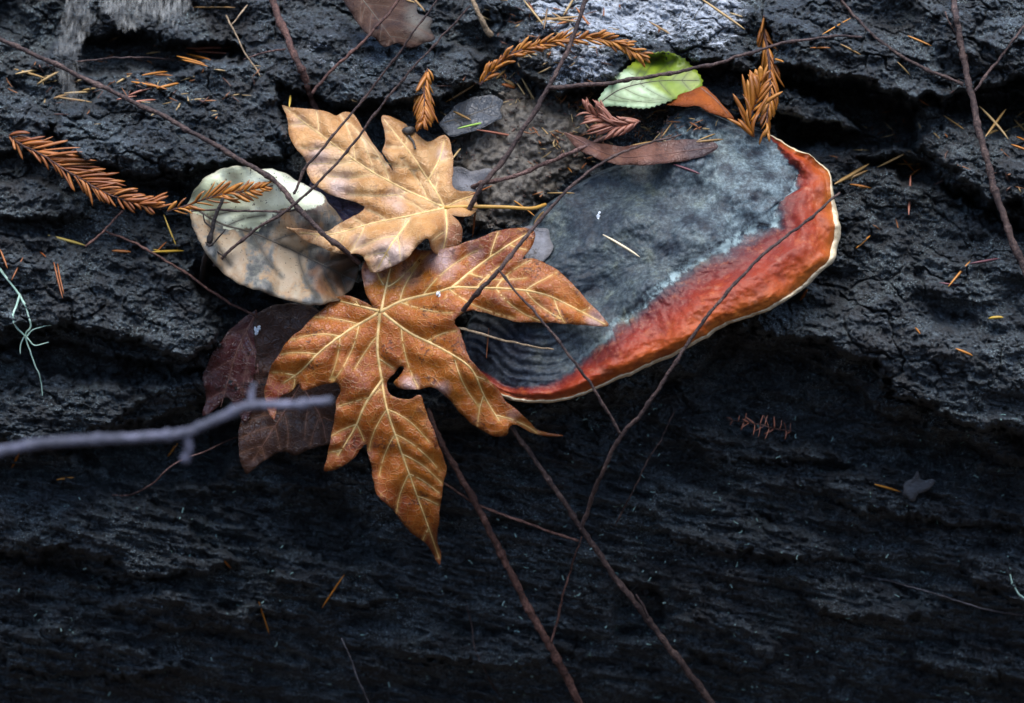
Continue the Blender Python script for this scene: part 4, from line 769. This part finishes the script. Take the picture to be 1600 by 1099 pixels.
twig('thin straw stem sticking out from under the orange leaf onto the fungus furrows', 'twig_pale', [(716,512,0.072),(760,525,0.078),(810,537,0.082),(864,546,0.086)], 2.6, 1.6, knots=False)

# hanging lichen
twig('pale green lichen strand looped and dangling over the dark bark', 'lichen', [(-10,405,None),(6,428,None),(30,462,0.034),(44,490,0.034),(48,512,0.034),(40,526,0.034),(50,560,0.03),(62,588,0.026),(66,618,0.012)], 2.6, 1.0,
     [([(30,462,0.034),(22,485,0.036),(22,505,0.036),(40,526,0.034)], 2.2, 1.8), ([(40,526,0.034),(55,514,0.034),(80,510,0.03)], 1.6, 0.8), ([(42,528,0.034),(55,540,0.034),(76,535,0.03)], 1.6, 0.8), ([(40,526,0.034),(33,538,0.034),(32,552,0.03)], 1.4, 0.8)], name='lichen_strand', cat='lichen', knots=False)
twig('tiny pale lichen fork clinging to the lower bark by the thin pale twig', 'lichen', [(1578,900,None),(1584,915,None),(1592,928,None),(1606,940,None)], 1.6, 1.8, name='lichen_strand', cat='lichen', knots=False)

# ------------------------------------------------------------------ needles
def needle_mesh(name, curve, m, wid=0.13):
    n = 6; v = []; f = []
    for i in range(n + 1):
        t = i / n; r = wid * (0.35 + 0.65 * min(1, t * 4)) * (1 if t < 0.72 else max(0.12, 1 - ((t - 0.72) / 0.28) ** 2)) * 0.5
        z = curve * (t - t * t) * 4; 
        v += [(t, -r, z), (t, 0, z + r * 0.55), (t, r, z), (t, 0, z - r * 0.35)]
    for i in range(n):
        for k in range(4): f.append((4 * i + k, 4 * i + 4 + k, 4 * i + 4 + (k + 1) % 4, 4 * i + (k + 1) % 4))
    f += [(0, 1, 2, 3), (4 * n + 3, 4 * n + 2, 4 * n + 1, 4 * n)]
    me = bpy.data.meshes.new(name); me.from_pydata(v, [], f); me.materials.append(m); me.polygons.foreach_set('use_smooth', np.ones(len(f), bool)); me.update(); return me
NM = {}
def nmesh(kind, cur, wid=0.13):
    k = (kind, round(cur, 3), wid)
    if k not in NM: NM[k] = needle_mesh('needle', cur, M[kind], wid)
    return NM[k]
def place(o, a, b, widpx, roll=0.0):
    """unit needle from a to b, its width in photo pixels"""
    x = b - a; L = x.length; x = x / L; z = -AF - x * (-AF).dot(x); z.normalize(); y = z.cross(x)
    if roll: c, s = math.cos(roll), math.sin(roll); y, z = y * c + z * s, z * c - y * s
    k = widpx * 0.82 * S / 0.13
    return Matrix(((x.x * L, y.x * k, z.x * k, a.x), (x.y * L, y.y * k, z.y * k, a.y), (x.z * L, y.z * k, z.z * k, a.z), (0, 0, 0, 1)))
def sprig(label, stem, stem_mat, kind, nlen, spacing=5.0, ang=42, wid=4.6, r=1.8, drop=0.0, sides=(1, -1), jit=14, rest=True, taper=True, lift=0.004, up=1.0, dn=1.0):
    """a conifer spray: stem and single needles, each a part"""
    me, pw, L0 = tube(stem, r, r * 0.6, step=4, sides=6, knots=False)
    root = empty('conifer_sprig', Vector(pw[0])); link('stem', me, M[stem_mat], root)
    L = L0[::max(1, int(round(spacing / 4)))]; n = len(L)
    for i in range(n - 1):
        t = L[i + 1] - L[i]; t2 = t[:2] / (np.linalg.norm(t[:2]) + 1e-9); u = i / (n - 1)
        ln = nlen * ((0.55 + 0.45 * math.sin(math.pi * min(1, u * 1.1 + 0.08))) if taper else 1) * random.uniform(0.85, 1.12)
        for sd in sides:
            if random.random() < 0.12: continue
            a = math.radians(ang + random.uniform(-jit, jit)) * sd
            d = np.array([t2[0] * math.cos(a) - t2[1] * math.sin(a), t2[0] * math.sin(a) + t2[1] * math.cos(a)])
            e = L[i, :2] + d * ln * (up if sd < 0 else dn) * random.uniform(0.75, 1.1); we = L[i, 2] + random.uniform(-0.2, 1.0) * lift
            if rest: we = max(we, float(topw(e[0], e[1])[0]) + 0.001)
            A = P(L[i, 0], L[i, 1], L[i, 2]); B = P(e[0], e[1], we)
            o = bpy.data.objects.new('needle', nmesh(kind, random.choice((0.02, 0.05, 0.08, -0.03)) * 1.0)); C.objects.link(o); o.parent = root
            o.matrix_parent_inverse = root.matrix_world.inverted(); o.matrix_world = place(o, A, B, wid * random.uniform(0.65, 1.2), random.uniform(-1.2, 1.2))
    tag(root, label, 'conifer sprig', 'dead conifer sprigs on the log'); return root
sprig('rusty flat conifer sprig lying on the bark and touching the oval leaf', [(14,212,0.034),(60,240,0.038),(120,276,0.040),(180,308,0.042),(252,328,0.040)], 'twig_red', 'n_rust', 60, 8.0, 30, 8.0, 2.4, sides=(1, -1, -1), jit=12, up=1.1, dn=0.65)
sprig('rusty conifer sprig lying on the pale half of the oval leaf', [(262,330,0.046),(300,318,0.052),(350,304,0.056),(395,296,0.058),(426,290,0.058)], 'twig_red', 'n_orange', 38, 8.0, 28, 7.5, 2.0)
sprig('long arched orange conifer sprig over the white crusted bark', [(750,132,0.040),(772,108,0.048),(800,86,0.054),(840,70,0.058),(885,62,0.060),(930,60,0.060),(970,70,0.058),(1003,88,0.05)], 'twig_red', 'n_orange', 26, 5.5, 22, 7.0, 3.0, taper=False)
sprig('small yellow brown sprig pointing down behind the tan maple leaf', [(668,108,0.056),(664,140,0.062),(662,170,0.060),(661,196,0.058)], 'twig_red', 'n_orange', 42, 5.0, 24, 8.0, 2.2)
sprig('tall drooping orange sprig in front of the hollow behind the fungus', [(1194,26,0.030),(1198,70,0.040),(1203,120,0.046),(1200,170,0.048),(1197,212,0.046)], 'twig_red', 'n_orange', 50, 8.0, 17, 9.0, 3.0, rest=False, jit=7)
sprig('fan shaped rust red sprig with upright needles at the upper edge of the fungus', [(1178,214,0.050),(1172,190,0.054),(1180,160,0.056),(1192,118,0.052)], 'twig_red', 'n_orange', 56, 8.0, 28, 11.0, 2.4, rest=False, sides=(-1, 1, -1), jit=10)
sprig('pinkish brown fan shaped sprig in the litter behind the fungus', [(1000,190,0.056),(970,196,0.058),(945,190,0.058),(918,176,0.054)], 'twig_pink', 'n_pink', 46, 4.0, 34, 8.5, 1.8, sides=(1, -1, 1))
sprig('dull pinkish sprig caught on the lower bark under the ledge beyond the fungus', [(1236,674,None),(1200,666,0.004),(1170,662,0.004),(1136,656,None)], 'twig_pink', 'n_pink', 20, 6.0, 60, 4.0, 1.4, jit=45)

loose = { # label: (mesh kind, group, [(x1,y1,x2,y2,width)])
 'cream needle lying alone on the grey fungus top': ('n_cream', [(942,367,1000,402,5.5)]),
 'bright green needle lying on the blue grey decayed leaf': ('n_green', [(715,201,780,187,4.6)]),
 'reddish needle beside the blue grey decayed leaf': ('n_pink', [(745,203,822,217,5)]),
 'straw needle lying in the litter behind the fungus': ('n_straw', [(800,161,862,192,4.5),(862,192,882,240,4.5),(828,190,872,234,4),(845,198,876,232,3),(898,178,926,148,4),(815,122,836,158,5),(806,128,822,152,4),(855,302,898,302,3.4),(834,352,850,330,6),(868,150,880,160,3),(720,255,750,228,4),(706,250,720,232,4)]),
 'orange needle lying in the litter behind the fungus': ('n_orange', [(800,312,836,338,3.6),(882,256,894,270,4),(760,262,768,250,4),(903,166,930,178,3)]),
 'straw needle lying on the narrow brown leaf': ('n_straw', [(985,228,1030,220,4.5),(1030,220,1050,192,3.6),(1088,222,1130,218,5),(1090,220,1118,209,3)]),
 'dark red curved needle on the fungus top below the narrow brown leaf': ('n_purple', [(1052,257,1094,272,5)]),
 'orange needle lying on the bark above the dark hollow': ('n_orange', [(1266,75,1298,75,4),(1418,56,1456,72,4.5),(1207,92,1225,97,5),(1285,54,1330,28,3.4)]),
 'pale yellow needle lying on the bark above the dark hollow': ('n_straw', [(1313,69,1345,86,3.6),(1402,97,1422,118,3.6)]),
 'straw needle in the wedge beside the fungus rim': ('n_straw', [(1304,288,1358,256,8),(1308,284,1352,262,6),(1318,282,1356,266,6),(1370,262,1422,236,5),(1400,256,1438,256,4)]),
 'orange needle in the wedge beside the fungus rim': ('n_orange', [(1328,288,1362,294,5),(1410,248,1430,270,4.5),(1418,278,1440,262,4)]),
 'pink upright needle hanging on the bark near the straw wedge': ('n_pink', [(1420,336,1423,274,6)]),
 'orange needle stuck on the bark face beyond the fungus rim': ('n_orange', [(1338,388,1360,368,4.5),(1482,448,1516,408,5),(1493,545,1520,556,5),(1430,512,1438,522,4)]),
 'purple needle stuck on the bark face beyond the fungus rim': ('n_purple', [(1516,412,1562,404,5),(1468,442,1500,446,4)]),
 'yellow green needle stuck on the bark face beyond the fungus rim': ('n_yellow', [(1544,498,1568,496,6)]),
 'straw needle heaped beside the long purplish stem': ('n_straw', [(1530,166,1576,218,6),(1540,214,1572,170,6),(1540,212,1560,204,6),(1584,186,1606,210,4.5),(1474,180,1506,202,4),(1566,208,1604,192,5)]),
 'orange needle heaped beside the long purplish stem': ('n_orange', [(1580,226,1608,236,5),(1588,214,1606,222,4)]),
 'orange needle piled on the bark beside the long brown twig': ('n_orange', [(198,116,270,118,6),(205,128,250,136,6),(212,124,262,140,5),(276,88,320,100,5),(290,84,330,94,5),(285,94,325,104,4.5),(245,138,280,130,6),(270,96,318,90,4),(222,118,262,112,5)]),
 'reddish needle piled on the bark beside the long brown twig': ('n_pink', [(290,76,362,74,6.5),(300,80,362,84,5),(182,148,225,165,5),(205,160,244,156,5),(200,150,236,138,5),(292,74,340,84,5),(182,156,214,150,4)]),
 'straw needle beneath the hanging cobweb': ('n_straw', [(58,132,92,112,6),(22,108,70,122,5),(88,152,144,160,5),(100,146,140,144,5),(24,116,60,110,4.5),(84,154,108,148,7),(182,130,204,118,5),(300,12,368,12,4),(128,142,150,138,5)]),
 'yellow needle on the bark below the oval leaf stem stub': ('n_yellow', [(256,336,278,390,4),(75,368,134,384,6.5),(237,394,288,392,5.5),(240,390,262,396,4)]),
 'dull orange needle on the bark near the pale lichen strand': ('n_rust', [(84,410,98,466,4.5),(90,412,100,460,3.6),(18,438,36,402,4),(0,390,12,420,4.5),(175,392,205,394,6),(62,394,72,402,4),(240,398,260,378,3.5)]),
 'orange needle stuck on the lower dark bark': ('n_orange', [(503,950,538,898,4),(404,940,421,992,4),(350,876,361,888,5),(262,714,278,692,6),(18,732,30,708,6),(88,750,116,746,6),(1366,757,1408,769,5.5)]),
 'straw needle lying on the white crusted bark': ('n_straw', [(1092,-4,1164,46,5),(1014,34,1048,54,4.6),(1140,20,1160,26,3.4),(1018,36,1044,50,3.4),(640,-8,664,18,5),(634,0,648,4,4)]),
 'straw needle in the tangle at the foot of the arched sprig': ('n_straw', [(818,0,850,40,5),(838,34,905,26,6),(880,24,898,-6,5),(850,46,855,12,4),(842,28,902,34,5),(862,20,886,34,4),(790,110,775,124,6),(793,126,806,136,7),(696,160,742,132,5),(708,174,736,188,5)]),
 'brown needle in the tangle at the foot of the arched sprig': ('n_rust', [(870,38,902,30,5),(900,12,920,40,5),(912,28,936,60,6),(826,4,838,26,4),(784,132,806,138,9)]),
 'straw needle standing behind the tip of the tan maple leaf': ('n_yellow', [(452,168,454,148,5)]),
 'orange needle between the maple leaves and the fungus': ('n_rust', [(732,306,770,290,3),(738,372,744,318,3.4),(760,560,764,512,3)]),
 'rust needle hanging under the fungus rim': ('n_rust', [(1250,470,1262,452,6)])}
def leafw(px, py):
    w = float(topw(px, py)[0])
    for k, (f, o) in LEAF_F.items():
        if inside(px, py, o): w = max(w, float(f(px, py)[0][0]))
    return w
def which(lab, segs, q):
    """single a needle out of its cluster by its length or slant"""
    if len(segs) < 2: return lab
    ln = [math.hypot(t[2] - t[0], t[3] - t[1]) for t in segs]; k = segs.index(q)
    if k == ln.index(max(ln)): return 'longest ' + lab
    if k == ln.index(min(ln)): return 'shortest ' + lab
    if len(segs) == 3: return 'middle sized ' + lab
    sl = [abs(t[3] - t[1]) / (abs(t[2] - t[0]) + 1e-6) for t in segs]; rest = [i for i in range(len(segs)) if i not in (ln.index(max(ln)), ln.index(min(ln)))]
    if k == max(rest, key=lambda i: sl[i]): return 'most upright ' + lab
    if k == min(rest, key=lambda i: sl[i]): return 'most level ' + lab
    return ('slanting ' if len(rest) > 3 else 'medium ') + lab
for lab, (kind, segs) in loose.items():
    for (x1, y1, x2, y2, wd) in segs:
        wa, wb, wm = leafw(x1, y1), leafw(x2, y2), max(leafw(x1 + (x2 - x1) * t, y1 + (y2 - y1) * t) for t in (0.25, 0.5, 0.75))
        d = max(0.0, wm - (wa + wb) / 2); wa += min(d, 0.012) * 0.8; wb += min(d, 0.012) * 0.8
        if wa - wb > 0.02: wb = wa - 0.02
        if wb - wa > 0.02: wa = wb - 0.02
        o = bpy.data.objects.new('fallen_needle', nmesh(kind, random.choice((0.0, 0.04, -0.05, 0.09)))); C.objects.link(o)
        o.matrix_world = place(o, P(x1, y1, wa + 0.0006), P(x2, y2, wb + 0.0006), wd, random.uniform(-0.4, 0.4))
        tag(o, which(lab, segs, (x1, y1, x2, y2, wd)), 'needle', 'loose needles: ' + lab if len(segs) > 1 else None)

# ------------------------------------------------------------------ litter, lichen crumbs, cobweb, small things
def blob_bm(bm, c, r, seed):
    res = bmesh.ops.create_icosphere(bm, subdivisions=1, radius=1.0); rr = random.Random(seed)
    sx, sy, sz = r * rr.uniform(0.7, 1.6), r * rr.uniform(0.5, 1.0), r * rr.uniform(0.5, 1.0); rot = Matrix.Rotation(rr.uniform(0, 6.28), 3, Vector((rr.random(), rr.random(), rr.random())).normalized())
    for v in res['verts']: v.co = c + rot @ Vector((v.co.x * sx * rr.uniform(0.7, 1.2), v.co.y * sy * rr.uniform(0.7, 1.2), v.co.z * sz * rr.uniform(0.7, 1.2)))
LIT = [(708,210),(720,180),(760,150),(800,140),(850,150),(900,165),(930,190),(920,230),(915,262),(880,290),(850,318),(830,345),(800,356),(760,362),(728,352),(735,330),(715,300),(706,260)]
lx, ly = np.meshgrid(np.arange(700, 940, 2.2), np.arange(136, 370, 2.2)); sd = sdf_poly(lx + 5 * fbm(lx / 14, ly / 14, 2, 501), ly + 5 * fbm(lx / 14, ly / 14, 2, 503), LIT)
lw = hb(ly) + 0.022 * smooth(sd / 30) - 0.012 + 0.005 * fbm(lx / 40, ly / 40, 4, 505) + 0.0010 * fbm(lx / 9, ly / 9, 3, 507) + 0.0016 * np.abs(fbm(lx / 22, ly / 16, 3, 509))
lw = np.where(sd > 0, np.maximum(lw, surf(lx.ravel(), ly.ravel()).reshape(lx.shape) + 0.0005 + 0.003 * smooth(sd / 12)), lw)
ok = (sd[:-1, :-1] > 0) & (sd[1:, 1:] > 0) & (sd[:-1, 1:] > 0) & (sd[1:, :-1] > 0); jj, ii = np.nonzero(ok); nxl = lx.shape[1]
fl_ = np.stack([jj * nxl + ii, (jj + 1) * nxl + ii, (jj + 1) * nxl + ii + 1, jj * nxl + ii + 1], 1); u, inv = np.unique(fl_, return_inverse=True)
lit = link('litter_patch', np_mesh('litter_patch', Pn(lx, ly, lw).reshape(-1, 3)[u], inv.reshape(fl_.shape)), M['litter']); tag(lit, 'matted grey brown decayed litter between the maple leaves and the fungus', 'litter', kind='stuff')
bm = bmesh.new()
for k in range(800):
    x, y = random.uniform(705, 1060), random.uniform(140, 355)
    if x > 930: y = random.uniform(160, 222)
    elif not inside(x, y, LIT): continue
    w = float(topw(x, y)[0]) + 0.003
    if x <= 930:
        a, b = int((y - 136) / 2.2), int((x - 700) / 2.2); w = max(w, float(lw[min(a, lw.shape[0] - 1), min(b, lw.shape[1] - 1)]))
    blob_bm(bm, P(x, y, w), S * random.uniform(0.7, 2.6), k)
me = bpy.data.meshes.new('litter_crumbs'); bm.to_mesh(me); bm.free()
tag(link('litter_crumbs', me, M['crumb']), 'small dark crumbs of bark and humus scattered over the litter', 'litter', kind='stuff')
bm = bmesh.new()
for k in range(620):
    z = random.random()
    if z < 0.55: x, y = random.gauss(920, 85), random.gauss(200, 40)
    elif z < 0.75: x, y = random.gauss(860, 70), random.gauss(60, 45)
    elif z < 0.9: x, y = random.gauss(220, 110), random.gauss(130, 35)
    else: x, y = random.gauss(1450, 110), random.gauss(220, 60)
    if inside(x, y, conk_poly) and y > 225: continue
    if any(inside(x, y, o) for o in (ORANGE, TAN)): continue
    a = random.uniform(0, 6.28); ln = random.uniform(8, 26); x2, y2 = x + math.cos(a) * ln, y + math.sin(a) * ln * 0.7
    w1_, w2_, wm_ = float(topw(x, y)[0]), float(topw(x2, y2)[0]), float(topw((x + x2) / 2, (y + y2) / 2)[0])
    if abs(w1_ - w2_) > 0.012: continue
    hh = 0.007 if inside(x, y, LIT) else 0.0007
    p0, p1, p2 = P(x, y, w1_ + hh), P((x + x2) / 2 + random.uniform(-2, 2), (y + y2) / 2, max(wm_, (w1_ + w2_) / 2) + hh + 0.0008), P(x2, y2, w2_ + hh); r = S * random.uniform(0.7, 1.5)
    d = (p2 - p0).normalized().cross(AF).normalized() * r; rows_ = [[bm.verts.new(p - d * q), bm.verts.new(p - AF * r * 0.7 * q), bm.verts.new(p + d * q)] for p, q in ((p0, 0.6), (p1, 1), (p2, 0.3))]
    fc_ = [bm.faces.new((rows_[q][t], rows_[q][t + 1], rows_[q + 1][t + 1], rows_[q + 1][t])) for q in range(2) for t in range(2)]
    for f_ in fc_: f_.material_index = k % 3
me = bpy.data.meshes.new('needle_litter'); bm.to_mesh(me); bm.free()
o = link('needle_litter', me, M['fine_a']); me.materials.append(M['fine_b']); me.materials.append(M['fine_c'])
tag(o, 'fine broken needle litter strewn over the bark and around the fungus', 'litter', kind='stuff')
# lichen flecks on the dark bark
bm = bmesh.new()
for k in range(330):
    z = random.random()
    if z < 0.5: x, y = random.gauss(900, 120), random.uniform(620, 1090)
    elif z < 0.85: x, y = random.uniform(1000, 1600), random.uniform(640, 1095)
    else: x, y = random.uniform(0, 620), random.uniform(760, 1095)
    if not (0 < x < 1600): continue
    w = float(surf(x, y)[0]); a = random.uniform(0, 6.28); ln = random.uniform(2, 9) if random.random() < 0.6 else 2; r = S * random.uniform(0.6, 1.3); vs_ = []
    for q in range(4):
        a += random.uniform(-0.7, 0.7); x += math.cos(a) * ln / 3; y += math.sin(a) * ln / 3
        c = P(x, y, max(w, float(surf(x, y)[0])) + 0.0008); d = (AU * math.cos(a) + AX * math.sin(a)) * r
        vs_.append([bm.verts.new(c - d), bm.verts.new(c - AF * r * 0.8), bm.verts.new(c + d)])
    for q in range(3):
        for s_ in range(2): bm.faces.new((vs_[q][s_], vs_[q][s_ + 1], vs_[q + 1][s_ + 1], vs_[q + 1][s_]))
me = bpy.data.meshes.new('lichen_flecks'); bm.to_mesh(me); bm.free()
tag(link('lichen_flecks', me, M['fleck']), 'tiny pale green lichen flecks dotted over the dark lower bark', 'lichen', kind='stuff')
# cobweb
def web(name, label, poly, offs, seed):
    x0, y0, x1, y1 = min(p[0] for p in poly), min(p[1] for p in poly), max(p[0] for p in poly), max(p[1] for p in poly)
    ax_, ay_ = np.meshgrid(np.arange(x0, x1, 3.0), np.arange(y0, y1, 3.0)); s = sdf_poly(ax_ + 8 * fbm(ax_ / 20, ay_ / 20, 2, seed), ay_ + 8 * fbm(ax_ / 20, ay_ / 20, 2, seed + 4), poly)
    w = hb(ay_) + idw(ax_, ay_, offs, 2) + 0.006 * fbm(ax_ / 40, ay_ / 60, 3, seed + 8) + 0.0015 * fbm(ax_ / 6, ay_ / 22, 2, seed + 9)
    w = np.maximum(w, surf(ax_.ravel(), ay_.ravel()).reshape(ax_.shape) + 0.001)
    ok = (s[:-1, :-1] > 0) & (s[1:, 1:] > 0); jj, ii = np.nonzero(ok); n_ = ax_.shape[1]; f_ = np.stack([jj * n_ + ii, (jj + 1) * n_ + ii, (jj + 1) * n_ + ii + 1, jj * n_ + ii + 1], 1); u, inv = np.unique(f_, return_inverse=True)
    o = link(name, np_mesh(name, Pn(ax_, ay_, w).reshape(-1, 3)[u], inv.reshape(f_.shape), True, {'dense': smooth(s / 22).ravel()[u]}), M['web']); tag(o, label, 'cobweb'); return o
web('cobweb', 'grey dusty cobweb hanging as a column in front of the dark hollow', [(92,-20),(150,-20),(160,30),(140,70),(130,110),(136,160),(100,170),(78,140),(72,90),(84,40)], [(120,-20,0.05),(110,60,0.04),(110,160,0.022)], 601)
web('cobweb', 'grey cobweb sagging in a swag over the top edge of the dark hollow', [(145,-30),(310,-30),(306,20),(290,40),(270,58),(250,40),(210,62),(170,48),(150,20)], [(150,-20,0.05),(300,-20,0.04),(220,55,0.04)], 611)
# bud on the tan maple leaf
bw_ = leafw(637, 206); bm = bmesh.new(); blob_bm(bm, P(637, 205, bw_ + 0.003), S * 11, 5); me = bpy.data.meshes.new('bud'); bm.to_mesh(me); bm.free(); me.polygons.foreach_set('use_smooth', np.ones(len(me.polygons), bool))
rt = empty('dried_bud', P(637, 205, bw_)); bo = link('bud', me, M['bud'], rt); bo.modifiers.new('s', 'SUBSURF').levels = 2; bo.modifiers['s'].render_levels = 2
L = [(638,212),(646,222),(649,233)]; pw = np.array([P(x, y, leafw(x, y) + 0.002) for x, y in L]); v_, f_ = ribbon(pw, np.array([2.2, 1.8, 1.6]) * S, 6, 1.0); link('stalk', np_mesh('stalk', v_, f_), M['bud'], rt)
tag(rt, 'small dark dried bud on a thread stalk lying on the tan maple leaf', 'bud')
for (x, y, r, lab) in ((403, 517, 8, 'small whitish lichen tuft stuck on the maroon leaf'), (685, 461, 5, 'tiny grey fleck on the vein of the orange leaf'), (935, 337, 6, 'tiny white fluff on the grey fungus top')):
    bm = bmesh.new(); w = leafw(x, y)
    for k in range(7): blob_bm(bm, P(x + random.uniform(-r, r) * 0.5, y + random.uniform(-r, r) * 0.7, w + 0.001), S * r * 0.42, 50 + k)
    me = bpy.data.meshes.new('tuft'); bm.to_mesh(me); bm.free(); tag(link('lichen_tuft', me, M['white']), lab, 'lichen')
# grey crumpled lichen lobe on the lower right bark
leaf('grey_lichen_lobe', 'small blue grey lichen lobe beside an orange needle on the lower bark', [(1410,775),(1412,756),(1424,748),(1432,736),(1440,750),(1460,752),(1454,764),(1436,772),(1426,784)], [(1430,760,0.0)], 'greyleaf', [], 'vein', 1, 0.004, sec=False, seed=31, cat='lichen', rag=4.0)
